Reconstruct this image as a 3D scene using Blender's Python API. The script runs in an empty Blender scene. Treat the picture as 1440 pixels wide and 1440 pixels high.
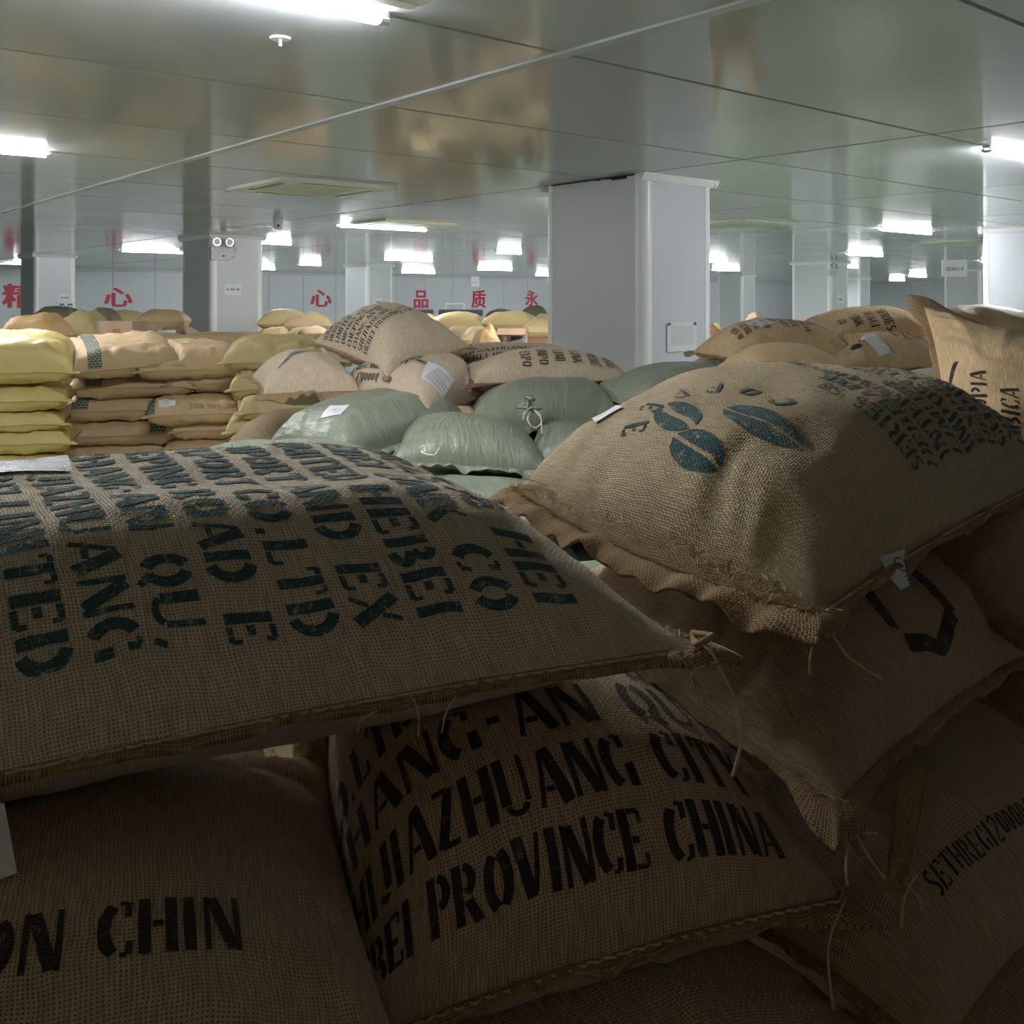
import bpy, math, random
import numpy as np
from mathutils import Vector, Matrix, noise
random.seed(7); np.random.seed(7)

# ------------------------------------------------------------------ camera, world, exposure
ZC = 1.72            # eye height
HC = 0.88            # ceiling above the eye
F = 1390.0           # focal length for a 1440 wide frame
HY = 424.0           # horizon row of the photograph
cam_d = bpy.data.cameras.new('camera'); cam = bpy.data.objects.new('camera', cam_d)
bpy.context.scene.collection.objects.link(cam)
cam.location = (0, 0, ZC); cam.rotation_euler = (math.pi/2, 0, 0)
cam_d.sensor_width = 36; cam_d.sensor_fit = 'HORIZONTAL'; cam_d.lens = 36*F/1440
cam_d.shift_y = -(720-HY)/1440
cam_d.clip_start = 0.05; cam_d.clip_end = 200
sc = bpy.context.scene; sc.camera = cam
sc.view_settings.view_transform = 'Standard'; sc.view_settings.look = 'None'
sc.view_settings.gamma = 1; sc.view_settings.use_curve_mapping = False
sc.view_settings.exposure = 2.55
w = bpy.data.worlds.new('world'); sc.world = w; w.use_nodes = True
w.node_tree.nodes['Background'].inputs[0].default_value = (.5, .55, .6, 1)
w.node_tree.nodes['Background'].inputs[1].default_value = 0.0
LAMP = 38.0          # radiance of a lit tube
C = sc.collection

TH = math.radians(39.9)
AX = np.array([-math.sin(TH), math.cos(TH)])     # a axis of the room (away, left)
BX = np.array([math.cos(TH), math.sin(TH)])      # b axis of the room (away, right)
ROT = TH                                          # rotation so that local x = b, local y = a
def ab(a, b, z): p = a*AX+b*BX; return Vector((p[0], p[1], z))
def P(px, py, Y): return np.array([(px-720)/F*Y, Y, ZC-(py-HY)/F*Y])

# ------------------------------------------------------------------ materials
def mat(name):
    m = bpy.data.materials.new(name); m.use_nodes = True
    return m, m.node_tree, m.node_tree.nodes['Principled BSDF']
def nd(t, k, **kw):
    n = t.nodes.new(k)
    for a, v in kw.items():
        if a.startswith('i_'):
            key = a[2:]; key = int(key) if key.isdigit() else key.replace('_', ' ')
            n.inputs[key].default_value = v
        else: setattr(n, a, v)
    return n
def mth(t, op, a, b=None, clamp=False):
    n = t.nodes.new('ShaderNodeMath'); n.operation = op; n.use_clamp = clamp
    for i, x in enumerate((a, b)):
        if x is None: continue
        if isinstance(x, (int, float)): n.inputs[i].default_value = x
        else: t.links.new(x, n.inputs[i])
    return n.outputs[0]
def mix(t, f, a, b):
    n = t.nodes.new('ShaderNodeMix'); n.data_type = 'RGBA'
    for s, x in ((n.inputs[0], f), (n.inputs[6], a), (n.inputs[7], b)):
        if isinstance(x, (int, float)): s.default_value = x
        elif isinstance(x, tuple): s.default_value = (*x[:3], 1)
        else: t.links.new(x, s)
    return n.outputs[2]
def lin(r, g, b):
    f = lambda c: (c/255/12.92) if c/255 <= .04045 else ((c/255+.055)/1.055)**2.4
    return (f(r), f(g), f(b))
def plain(name, col, rough=.5, metal=0, emit=0, var=0.0, scale=8, spec=.5):
    m, t, b = mat(name)
    b.inputs['Base Color'].default_value = (*col, 1); b.inputs['Roughness'].default_value = rough
    b.inputs['Metallic'].default_value = metal; b.inputs['Specular IOR Level'].default_value = spec
    if emit:
        b.inputs['Emission Color'].default_value = (*col, 1); b.inputs['Emission Strength'].default_value = emit
    if var:
        tc = nd(t, 'ShaderNodeTexCoord'); n = nd(t, 'ShaderNodeTexNoise', i_Scale=scale, i_Detail=4.0)
        t.links.new(tc.outputs['Object'], n.inputs['Vector'])
        f = mth(t, 'MULTIPLY_ADD', n.outputs[0], 2.0); f.node.inputs[2].default_value = -.5; f.node.use_clamp = True
        t.links.new(mix(t, f, tuple(c*(1-var) for c in col), tuple(min(1, c*(1+var)) for c in col)), b.inputs['Base Color'])
    return m
def weave_mat(name, col, gap, pitch=.0036, ink=None, bump=.9, hue=.12, wear=.44):
    """jute cloth: plain weave from the cloth's own metric uv; with ink, the same cloth printed patchily"""
    m, t, b = mat(name); L = t.links
    uv = nd(t, 'ShaderNodeUVMap', uv_map='UVMap'); tc = nd(t, 'ShaderNodeTexCoord')
    nz = nd(t, 'ShaderNodeTexNoise', i_Scale=18.0, i_Detail=2.0); L.new(uv.outputs[0], nz.inputs['Vector'])
    sub = nd(t, 'ShaderNodeVectorMath', operation='SUBTRACT'); L.new(nz.outputs[1], sub.inputs[0]); sub.inputs[1].default_value = (.5, .5, .5)
    sc_ = nd(t, 'ShaderNodeVectorMath', operation='SCALE'); L.new(sub.outputs[0], sc_.inputs[0]); sc_.inputs['Scale'].default_value = .012
    ad = nd(t, 'ShaderNodeVectorMath', operation='ADD'); L.new(uv.outputs[0], ad.inputs[0]); L.new(sc_.outputs[0], ad.inputs[1])
    s2 = nd(t, 'ShaderNodeVectorMath', operation='SCALE'); L.new(ad.outputs[0], s2.inputs[0]); s2.inputs['Scale'].default_value = 1/pitch
    sp = nd(t, 'ShaderNodeSeparateXYZ'); L.new(s2.outputs[0], sp.inputs[0])
    a = mth(t, 'ABSOLUTE', mth(t, 'SINE', mth(t, 'MULTIPLY', sp.outputs[0], math.pi)))
    c = mth(t, 'ABSOLUTE', mth(t, 'SINE', mth(t, 'MULTIPLY', sp.outputs[1], math.pi)))
    ck = nd(t, 'ShaderNodeTexChecker', i_Scale=1.0); ck.inputs[1].default_value = (1,)*4; ck.inputs[2].default_value = (0, 0, 0, 1)
    L.new(s2.outputs[0], ck.inputs[0])
    h1 = mth(t, 'MULTIPLY', ck.outputs[1], a)
    h2 = mth(t, 'MULTIPLY', mth(t, 'SUBTRACT', 1.0, ck.outputs[1]), c)
    h = mth(t, 'ADD', mth(t, 'MULTIPLY', mth(t, 'ADD', h1, h2), .5), mth(t, 'MULTIPLY', mth(t, 'MAXIMUM', a, c), .5))
    g = mth(t, 'SUBTRACT', mth(t, 'MAXIMUM', a, c), .25)
    g = mth(t, 'MULTIPLY', g, 1.7, True)
    yn = nd(t, 'ShaderNodeTexNoise', i_Scale=260.0, i_Detail=2.0)      # yarn to yarn
    stv = nd(t, 'ShaderNodeMapping'); stv.inputs['Scale'].default_value = (1, .12, 1); L.new(uv.outputs[0], stv.inputs[0]); L.new(stv.outputs[0], yn.inputs['Vector'])
    big = nd(t, 'ShaderNodeTexNoise', i_Scale=3.5, i_Detail=5.0); L.new(tc.outputs['Object'], big.inputs['Vector'])
    yv = mth(t, 'MULTIPLY_ADD', yn.outputs[0], 1.0); yv.node.inputs[2].default_value = .5
    c1 = mix(t, big.outputs[0], tuple(x*(1-hue) for x in col), tuple(min(1, x*(1+hue)) for x in (col[0], col[1]*1.02, col[2]*1.06)))
    mul = nd(t, 'ShaderNodeVectorMath', operation='SCALE'); L.new(c1, mul.inputs[0]); L.new(yv, mul.inputs['Scale'])
    cloth = mix(t, g, gap, mul.outputs[0])
    if ink:
        ix = nd(t, 'ShaderNodeTexNoise', i_Scale=55.0, i_Detail=4.0, i_Roughness=.7); L.new(uv.outputs[0], ix.inputs['Vector'])
        k = mth(t, 'MULTIPLY', mth(t, 'SUBTRACT', mth(t, 'ADD', ix.outputs[0], mth(t, 'MULTIPLY', h, .18)), wear), 9, True)
        k = mth(t, 'MULTIPLY', k, .93)
        inkc = mix(t, g, tuple(x*.4 for x in ink), ink)
        cloth = mix(t, k, cloth, inkc)
    L.new(cloth, b.inputs['Base Color'])
    bp = nd(t, 'ShaderNodeBump'); bp.inputs['Strength'].default_value = bump; bp.inputs['Distance'].default_value = .0012
    L.new(h, bp.inputs['Height']); L.new(bp.outputs[0], b.inputs['Normal'])
    b.inputs['Roughness'].default_value = .92; b.inputs['Specular IOR Level'].default_value = .12
    b.inputs['Sheen Weight'].default_value = .25; b.inputs['Sheen Roughness'].default_value = .4
    b.inputs['Sheen Tint'].default_value = (.9, .8, .62, 1)
    return m
def sheet_mat(name, col, rough, wr_scale, wr, var=.12, stretch=(1, 1, 1), spec=.5, fine=0):
    """paper or woven plastic skin with fine creases"""
    m, t, b = mat(name); L = t.links
    tc = nd(t, 'ShaderNodeTexCoord'); mp = nd(t, 'ShaderNodeMapping'); mp.inputs['Scale'].default_value = stretch
    uv = nd(t, 'ShaderNodeUVMap', uv_map='UVMap')
    L.new(uv.outputs[0], mp.inputs[0])
    n1 = nd(t, 'ShaderNodeTexNoise', i_Scale=wr_scale, i_Detail=5.0, i_Roughness=.6, i_Distortion=.6); L.new(mp.outputs[0], n1.inputs['Vector'])
    n2 = nd(t, 'ShaderNodeTexNoise', i_Scale=2.2, i_Detail=3.0); L.new(tc.outputs['Object'], n2.inputs['Vector'])
    ridge = mth(t, 'ABSOLUTE', mth(t, 'SUBTRACT', n1.outputs[0], .5))
    L.new(mix(t, n2.outputs[0], tuple(c*(1-var) for c in col), tuple(min(1, c*(1+var)) for c in col)), b.inputs['Base Color'])
    bp = nd(t, 'ShaderNodeBump'); bp.inputs['Strength'].default_value = wr; bp.inputs['Distance'].default_value = .02
    L.new(ridge, bp.inputs['Height']); L.new(bp.outputs[0], b.inputs['Normal'])
    b.inputs['Roughness'].default_value = rough; b.inputs['Specular IOR Level'].default_value = spec
    return m

M = {}
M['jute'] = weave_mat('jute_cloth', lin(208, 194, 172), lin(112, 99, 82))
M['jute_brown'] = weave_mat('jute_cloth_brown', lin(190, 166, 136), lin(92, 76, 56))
M['jute_grey'] = weave_mat('jute_cloth_grey_lightened', lin(212, 192, 166), lin(128, 112, 92))  # lightened in the colour to stand in for light on the middle sacks
M['jute_far_lit'] = weave_mat('jute_cloth_warm_lit', lin(230, 198, 154), lin(140, 114, 80))  # lit copy of the golden jute: the rear sacks' brightness is in the colour
M['jute_gold'] = weave_mat('jute_cloth_golden', lin(206, 185, 152), lin(106, 88, 64))
INK = lin(24, 84, 96); INKB = lin(36, 36, 40)
M['ink_teal'] = weave_mat('teal_ink_on_jute', lin(208, 194, 172), lin(112, 99, 82), ink=INK)
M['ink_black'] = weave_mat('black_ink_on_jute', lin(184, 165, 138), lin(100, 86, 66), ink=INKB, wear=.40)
M['hem'] = weave_mat('jute_hem', lin(160, 132, 98), lin(70, 54, 36), pitch=.003)
M['twine'] = plain('pale_twine', lin(196, 178, 140), .9, var=.2, scale=60)
M['fibre'] = plain('jute_fibre', lin(200, 182, 150), .9)
M['hem_red'] = plain('reddish_seam_cord', lin(120, 84, 66), .9, var=.2, scale=60)
M['thread'] = plain('white_thread', lin(215, 212, 196), .8)
M['paper_tan'] = sheet_mat('tan_kraft_paper', lin(192, 166, 130), .55, 5, .35)
M['paper_gold'] = sheet_mat('golden_kraft_paper', lin(212, 188, 138), .5, 5, .35)
M['paper_yellow'] = sheet_mat('yellow_woven_bag', lin(210, 188, 120), .42, 5, .5)
M['paper_olive'] = sheet_mat('olive_yellow_bag', lin(188, 168, 120), .5, 5, .5)
M['paper_orange'] = sheet_mat('orange_tan_paper', lin(214, 172, 118), .5, 6, .6)
M['plastic_green'] = sheet_mat('grey_green_woven_plastic', lin(130, 137, 120), .33, 26, .6, stretch=(1, .28, 1))
M['plastic_pale'] = sheet_mat('pale_green_plastic', lin(172, 178, 152), .4, 10, .3)
M['grey_bag'] = sheet_mat('dark_grey_bag', lin(112, 108, 112), .5, 9, .5)
M['brown_bag'] = sheet_mat('reddish_brown_bag', lin(150, 108, 84), .5, 9, .5)
M['olive_dark'] = sheet_mat('dull_olive_bag', lin(120, 112, 88), .6, 9, .5)
M['cardboard'] = plain('cardboard', lin(176, 146, 122), .8, var=.1)
M['white_paper'] = plain('white_paper', lin(225, 225, 228), .6)
M['print_grey'] = plain('grey_print', lin(105, 105, 112), .7)
M['print_dark'] = plain('dark_print', lin(50, 50, 54), .7)
M['band_text'] = plain('dark_brown_print', lin(72, 60, 44), .7)
M['black'] = plain('black_plastic', lin(30, 30, 32), .5)
M['panel'] = plain('painted_steel_panel', lin(200, 204, 211), .38, var=.03, scale=1.2, spec=.25)
M['trim'] = plain('white_aluminium_trim', lin(242, 243, 245), .3)
M['lamp_body'] = plain('lamp_white_plastic', lin(205, 205, 208), .4)
M['red_paint'] = plain('red_vinyl', lin(190, 42, 72), .45)
M['floor'] = plain('green_epoxy_floor', lin(150, 165, 140), .4, var=.05, scale=1)
M['ac'] = plain('off_white_vent_plastic', lin(232, 234, 226), .3)
M['ac_dark'] = plain('dark_vent_gap', lin(50, 54, 62), .6)
M['green_magnet'] = plain('green_magnet', lin(40, 130, 90), .4)
M['silver'] = sheet_mat('crinkled_silver_film', lin(170, 168, 176), .25, 70, 1.0, var=.3)
M['blue'] = plain('dull_blue_plastic', lin(88, 104, 122), .5)
M['chrome'] = plain('lamp_head_chrome', lin(190, 192, 195), .2, metal=.8)

def tube_mat():
    m = bpy.data.materials.new('lit_tube_diffuser'); m.use_nodes = True; t = m.node_tree; t.nodes.clear()
    e = nd(t, 'ShaderNodeEmission'); e.inputs[0].default_value = (.95, .97, 1, 1); e.inputs[1].default_value = LAMP
    o = nd(t, 'ShaderNodeOutputMaterial'); t.links.new(e.outputs[0], o.inputs[0]); return m
M['lit'] = tube_mat()
def ceiling_mat():
    m, t, b = mat('ceiling_steel'); L = t.links
    tc = nd(t, 'ShaderNodeTexCoord'); n = nd(t, 'ShaderNodeTexNoise', i_Scale=1.1, i_Detail=3.0); L.new(tc.outputs['Object'], n.inputs['Vector'])
    L.new(mix(t, n.outputs[0], lin(182, 186, 190), lin(194, 198, 201)), b.inputs['Base Color'])
    mp = nd(t, 'ShaderNodeMapping'); mp.inputs['Scale'].default_value = (1.2, 26, 1)
    L.new(tc.outputs['Object'], mp.inputs[0])
    n2 = nd(t, 'ShaderNodeTexNoise', i_Scale=1.0, i_Detail=2.0); L.new(mp.outputs[0], n2.inputs['Vector'])
    bp = nd(t, 'ShaderNodeBump'); bp.inputs['Strength'].default_value = .04; bp.inputs['Distance'].default_value = .01
    L.new(n2.outputs[0], bp.inputs['Height']); L.new(bp.outputs[0], b.inputs['Normal'])
    b.inputs['Roughness'].default_value = .085; b.inputs['Specular IOR Level'].default_value = .15
    return m
M['ceiling'] = ceiling_mat()
def rib_mat():
    m, t, b = mat('fine_ribbed_panel'); L = t.links
    uv = nd(t, 'ShaderNodeUVMap', uv_map='UVMap'); wv = nd(t, 'ShaderNodeTexWave', i_Scale=16.0); wv.bands_direction = 'X'
    L.new(uv.outputs[0], wv.inputs[0])
    bp = nd(t, 'ShaderNodeBump'); bp.inputs['Strength'].default_value = .25; bp.inputs['Distance'].default_value = .002
    L.new(wv.outputs[1], bp.inputs['Height']); L.new(bp.outputs[0], b.inputs['Normal'])
    b.inputs['Base Color'].default_value = (*lin(208, 211, 217), 1); b.inputs['Roughness'].default_value = .33
    return m
M['rib'] = rib_mat()
def band_mat():
    m, t, b = mat('green_fret_band'); L = t.links
    uv = nd(t, 'ShaderNodeUVMap', uv_map='UVMap')
    br = nd(t, 'ShaderNodeTexBrick', i_Scale=24.0); L.new(uv.outputs[0], br.inputs[0])
    br.inputs['Color1'].default_value = (*lin(34, 72, 76), 1); br.inputs['Color2'].default_value = (*lin(38, 78, 78), 1); br.inputs['Mortar'].default_value = (*lin(170, 156, 120), 1)
    br.inputs['Mortar Size'].default_value = .045; br.inputs['Brick Width'].default_value = .5; br.inputs['Row Height'].default_value = .35
    L.new(br.outputs[0], b.inputs['Base Color']); b.inputs['Roughness'].default_value = .6
    return m
M['band'] = band_mat()

# ------------------------------------------------------------------ mesh helpers
def link(name, verts, faces, m, parent=None, uvs=None, smooth=False):
    me = bpy.data.meshes.new(name)
    me.from_pydata([tuple(map(float, v)) for v in verts], [], faces)
    if uvs is not None:
        ul = me.uv_layers.new(name='UVMap')
        li = np.empty(len(me.loops), dtype=np.int32); me.loops.foreach_get('vertex_index', li)
        ul.data.foreach_set('uv', np.asarray(uvs, dtype=np.float32)[li].ravel())
    if smooth: me.polygons.foreach_set('use_smooth', [True]*len(me.polygons))
    me.materials.append(m); me.update()
    o = bpy.data.objects.new(name, me); C.objects.link(o)
    if parent is not None: o.parent = parent
    return o
def tag(o, label=None, cat=None, group=None, kind=None):
    for k, v in (('label', label), ('category', cat), ('group', group), ('kind', kind)):
        if v: o[k] = v
    return o
def empty(name, loc, label=None, cat=None, group=None, kind=None, rz=0):
    o = bpy.data.objects.new(name, None); o.empty_display_size = .1; C.objects.link(o)
    o.location = loc; o.rotation_euler = (0, 0, rz); return tag(o, label, cat, group, kind)
class MB:
    def __init__(s): s.v = []; s.f = []
    def box(s, x0, x1, y0, y1, z0, z1, bev=0):
        n = len(s.v)
        s.v += [(x0, y0, z0), (x1, y0, z0), (x1, y1, z0), (x0, y1, z0), (x0, y0, z1), (x1, y0, z1), (x1, y1, z1), (x0, y1, z1)]
        s.f += [tuple(n+i for i in q) for q in ((0, 3, 2, 1), (4, 5, 6, 7), (0, 1, 5, 4), (1, 2, 6, 5), (2, 3, 7, 6), (3, 0, 4, 7))]
        return s
    def tube(s, pts, r, k=6, closed=False):
        pts = [Vector(p) for p in pts]; n0 = len(s.v); m = len(pts)
        for i, p in enumerate(pts):
            d = (pts[min(i+1, m-1)]-pts[max(i-1, 0)]); d = d.normalized() if d.length > 0 else Vector((0, 0, 1))
            u = d.cross(Vector((0, 0, 1))); u = u.normalized() if u.length > 1e-4 else Vector((1, 0, 0)); v = d.cross(u)
            rr = r[i] if hasattr(r, '__len__') else r
            for j in range(k):
                a = 2*math.pi*j/k; s.v.append(tuple(p+u*math.cos(a)*rr+v*math.sin(a)*rr))
        for i in range(m-1):
            for j in range(k):
                s.f.append((n0+i*k+j, n0+i*k+(j+1) % k, n0+(i+1)*k+(j+1) % k, n0+(i+1)*k+j))
        s.f.append(tuple(n0+j for j in range(k))[::-1]); s.f.append(tuple(n0+(m-1)*k+j for j in range(k)))
        return s
    def cyl(s, c, r, h, k=16, axis='z', r2=None):
        r2 = r if r2 is None else r2
        n = len(s.v)
        for (rr, t) in ((r, 0), (r2, h)):
            for j in range(k):
                a = 2*math.pi*j/k; x, y = math.cos(a)*rr, math.sin(a)*rr
                s.v.append((c[0]+x, c[1]+y, c[2]+t) if axis == 'z' else ((c[0]+x, c[1]+t, c[2]+y) if axis == 'y' else (c[0]+t, c[1]+x, c[2]+y)))
        for j in range(k): s.f.append((n+j, n+(j+1) % k, n+k+(j+1) % k, n+k+j))
        s.f.append(tuple(n+j for j in range(k))[::-1]); s.f.append(tuple(n+k+j for j in range(k)))
        return s
    def prism(s, prof, x0, x1):          # profile in (y, z), swept along x
        n = len(s.v); k = len(prof)
        for x in (x0, x1): s.v += [(x, y, z) for y, z in prof]
        for j in range(k): s.f.append((n+j, n+(j+1) % k, n+k+(j+1) % k, n+k+j))
        s.f.append(tuple(n+j for j in range(k))[::-1]); s.f.append(tuple(n+k+j for j in range(k)))
        return s
    def go(s, name, m, parent=None, smooth=False, uv=None):
        return link(name, s.v, s.f, m, parent, smooth=smooth, uvs=uv)

# ------------------------------------------------------------------ stencil lettering (strokes: polyline + width, unit height 1)
def arc(cx, cy, rx, ry, a0, a1, w, n=8):
    return ([(cx+rx*math.cos(math.radians(a0+(a1-a0)*i/n)), cy+ry*math.sin(math.radians(a0+(a1-a0)*i/n))) for i in range(n+1)], w)
def V(x, w=.17, y0=0, y1=1): return ([(x, y0), (x, y1)], w)
def H(y, x0, x1, w=.09): return ([(x0, y), (x1, y)], w)
def D(x0, y0, x1, y1, w=.17): return ([(x0, y0), (x1, y1)], w)
GL = {
 'A': (.66, [D(.06, .0, .28, .96, .08), D(.62, 0, .36, 1, .19), H(.3, .20, .40)]),
 'B': (.62, [V(.1), arc(.26, .75, .22, .21, 80, -80, .14), arc(.26, .26, .27, .22, 80, -80, .16)]),
 'C': (.58, [arc(.33, .5, .24, .43, 108, 252, .18), D(.50, .70, .52, .97, .1), D(.50, .04, .54, .26, .1), H(.96, .36, .48, .07), H(.04, .36, .48, .07)]),
 'D': (.64, [V(.1), arc(.24, .5, .3, .44, 80, -80, .17)]),
 'E': (.56, [V(.1), H(.95, .24, .5), H(.5, .24, .42, .12), H(.05, .24, .52), V(.50, .07, .76, .95), V(.52, .07, .05, .26)]),
 'F': (.54, [V(.1), H(.95, .24, .5), H(.5, .24, .42, .12), V(.50, .07, .74, .95)]),
 'G': (.64, [arc(.33, .5, .24, .43, 108, 252, .18), D(.50, .72, .52, .96, .1), V(.54, .15, .05, .44), H(.96, .36, .48, .07)]),
 'H': (.66, [V(.1), V(.56), H(.52, .24, .42, .11)]),
 'I': (.26, [V(.12)]),
 'J': (.46, [V(.34, .17, .2, 1), arc(.22, .2, .13, .15, 180, 320, .12, 5)]),
 'K': (.64, [V(.1), D(.26, .5, .52, .97, .08), D(.3, .56, .58, .0, .18)]),
 'L': (.52, [V(.1), H(.05, .24, .48), V(.48, .07, .05, .3)]),
 'M': (.80, [V(.08, .09), D(.22, 1, .40, .1, .16), V(.70, .17), D(.46, .1, .58, .9, .06)]),
 'N': (.68, [V(.08, .09), D(.18, .98, .52, .03, .18), V(.62, .09)]),
 'O': (.66, [arc(.34, .5, .23, .43, 108, 252, .17), arc(.34, .5, .23, .43, 72, -72, .17)]),
 'P': (.60, [V(.1), arc(.26, .71, .24, .24, 80, -80, .15)]),
 'Q': (.66, [arc(.34, .5, .23, .43, 108, 252, .17), arc(.34, .5, .23, .43, 72, -72, .17), D(.4, .14, .6, -.14, .1)]),
 'R': (.66, [V(.1), arc(.26, .74, .22, .21, 80, -80, .14), D(.34, .42, .58, 0, .18)]),
 'S': (.54, [arc(.28, .74, .18, .21, 60, 230, .13), arc(.28, .26, .2, .21, 60, -120, .15), D(.16, .62, .42, .38, .13)]),
 'T': (.60, [V(.3), H(.95, .04, .18), H(.95, .42, .56), V(.04, .06, .74, .95), V(.56, .06, .74, .95)]),
 'U': (.66, [V(.1, .17, .2, 1), arc(.32, .24, .22, .2, 200, 340, .1, 6), V(.56, .09, .2, 1)]),
 'V': (.66, [D(.08, 1, .30, .02, .19), D(.58, 1, .40, .1, .08)]),
 'X': (.66, [D(.08, 1, .56, 0, .19), D(.56, 1, .42, .62, .08), D(.06, 0, .22, .38, .08)]),
 'Y': (.64, [D(.08, 1, .3, .48, .18), D(.56, 1, .42, .6, .08), V(.32, .17, 0, .44)]),
 'Z': (.58, [H(.95, .08, .36), D(.46, .98, .12, .02, .17), H(.05, .24, .52)]),
 '0': (.5, [arc(.25, .5, .16, .43, 108, 252, .13), arc(.25, .5, .16, .43, 72, -72, .13)]),
 '1': (.28, [V(.14), D(.0, .8, .07, .9, .06)]),
 '2': (.5, [arc(.25, .74, .17, .2, 160, -40, .12), D(.38, .58, .08, .12, .1), H(.05, .08, .46, .1)]),
 '3': (.5, [arc(.22, .74, .17, .2, 130, -80, .12), arc(.22, .26, .19, .22, 80, -130, .13)]),
 '4': (.52, [V(.36, .14), D(.28, .95, .04, .36, .08), H(.28, .04, .26, .1)]),
 '5': (.5, [H(.95, .1, .44, .1), V(.1, .09, .56, .95), arc(.22, .3, .19, .25, 90, -130, .14)]),
 '8': (.5, [arc(.25, .74, .15, .2, 0, 340, .1, 12), arc(.25, .26, .18, .22, 10, 350, .12, 12)]),
 '&': (.66, [arc(.26, .74, .15, .2, 0, 320, .1, 10), arc(.26, .26, .22, .22, 100, 330, .14), D(.2, .62, .58, .02, .16)]),
 '-': (.4, [H(.5, .08, .3, .14)]), '.': (.24, [H(.06, .06, .18, .14)]), ',': (.24, [D(.14, .12, .06, -.12, .1)]), ' ': (.36, []),
}
def text_strokes(txt, h, wt=1.0, sp=.10, wx=1.0):
    """-> [(pts, width)], total advance, in metres, baseline at 0"""
    out = []; x = 0
    for ch in txt:
        adv, st = GL.get(ch, GL['I'])
        for pts, wd in st: out.append(([(x+px*h*wx, py*h) for px, py in pts], wd*h*wt))
        x += (adv+sp)*h*wx
    return out, x
def ribbon(pts, wd, step):
    """polyline -> quad strip points (left, mid, right)"""
    pts = [np.array(p, float) for p in pts]; fine = [pts[0]]
    for a, b in zip(pts[:-1], pts[1:]):
        n = max(1, int(math.ceil(np.linalg.norm(b-a)/step)))
        for i in range(1, n+1): fine.append(a+(b-a)*i/n)
    rows = []
    m = max(2, int(math.ceil(wd/step))+1)
    for i, p in enumerate(fine):
        d = fine[min(i+1, len(fine)-1)]-fine[max(i-1, 0)]; d = d/(np.linalg.norm(d)+1e-9); nrm = np.array([-d[1], d[0]])
        j = 1+random.uniform(-.06, .06)
        rows.append([p+nrm*wd*j*(k/(m-1)-.5) for k in range(m)])
    return rows
def text_block(lines, x0, y0, h, lead, direction, step=.008, wt=1.0, wx=1.0, maxw=None, fit=None):
    """lines laid from (x0, y0) along direction (deg), first line on top; -> list of row-grids in sheet metres"""
    c, s = math.cos(math.radians(direction)), math.sin(math.radians(direction)); out = []
    for k, ln in enumerate(lines):
        if isinstance(ln, tuple): ln, hh = ln
        else: hh = h
        st, adv = text_strokes(ln, hh, wt, wx=wx)
        if fit or (maxw and adv > maxw):
            q = (fit or maxw)/adv; st = [([(a*q, b) for a, b in p], wd*(.5+.5*q)) for p, wd in st]
        for pts, wd in st:
            for g in [ribbon(pts, wd, step)]:
                out.append([[np.array([x0+c*p[0]-s*(p[1]-k*lead), y0+s*p[0]+c*(p[1]-k*lead)]) for p in r] for r in g])
    return out
def ellipse_halves(cx, cy, rx, ry, rot, gap, step=.01, wav=.12):
    """a coffee bean: two halves either side of a wavy slit"""
    out = []; c, s = math.cos(math.radians(rot)), math.sin(math.radians(rot))
    n = max(8, int(2*rx/step)); m = max(4, int(ry/step))
    for side in (-1, 1):
        rows = []
        for i in range(n+1):
            x = -1+2*i/n; yo = math.sqrt(max(0, 1-x*x)); y1 = gap/ry*.5+wav*side*math.sin(x*3.0)
            yo = max(yo, y1)
            rows.append([np.array([cx+c*x*rx-s*side*(y1+(yo-y1)*j/m)*ry, cy+s*x*rx+c*side*(y1+(yo-y1)*j/m)*ry]) for j in range(m+1)])
        out.append(rows)
    return out

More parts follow.
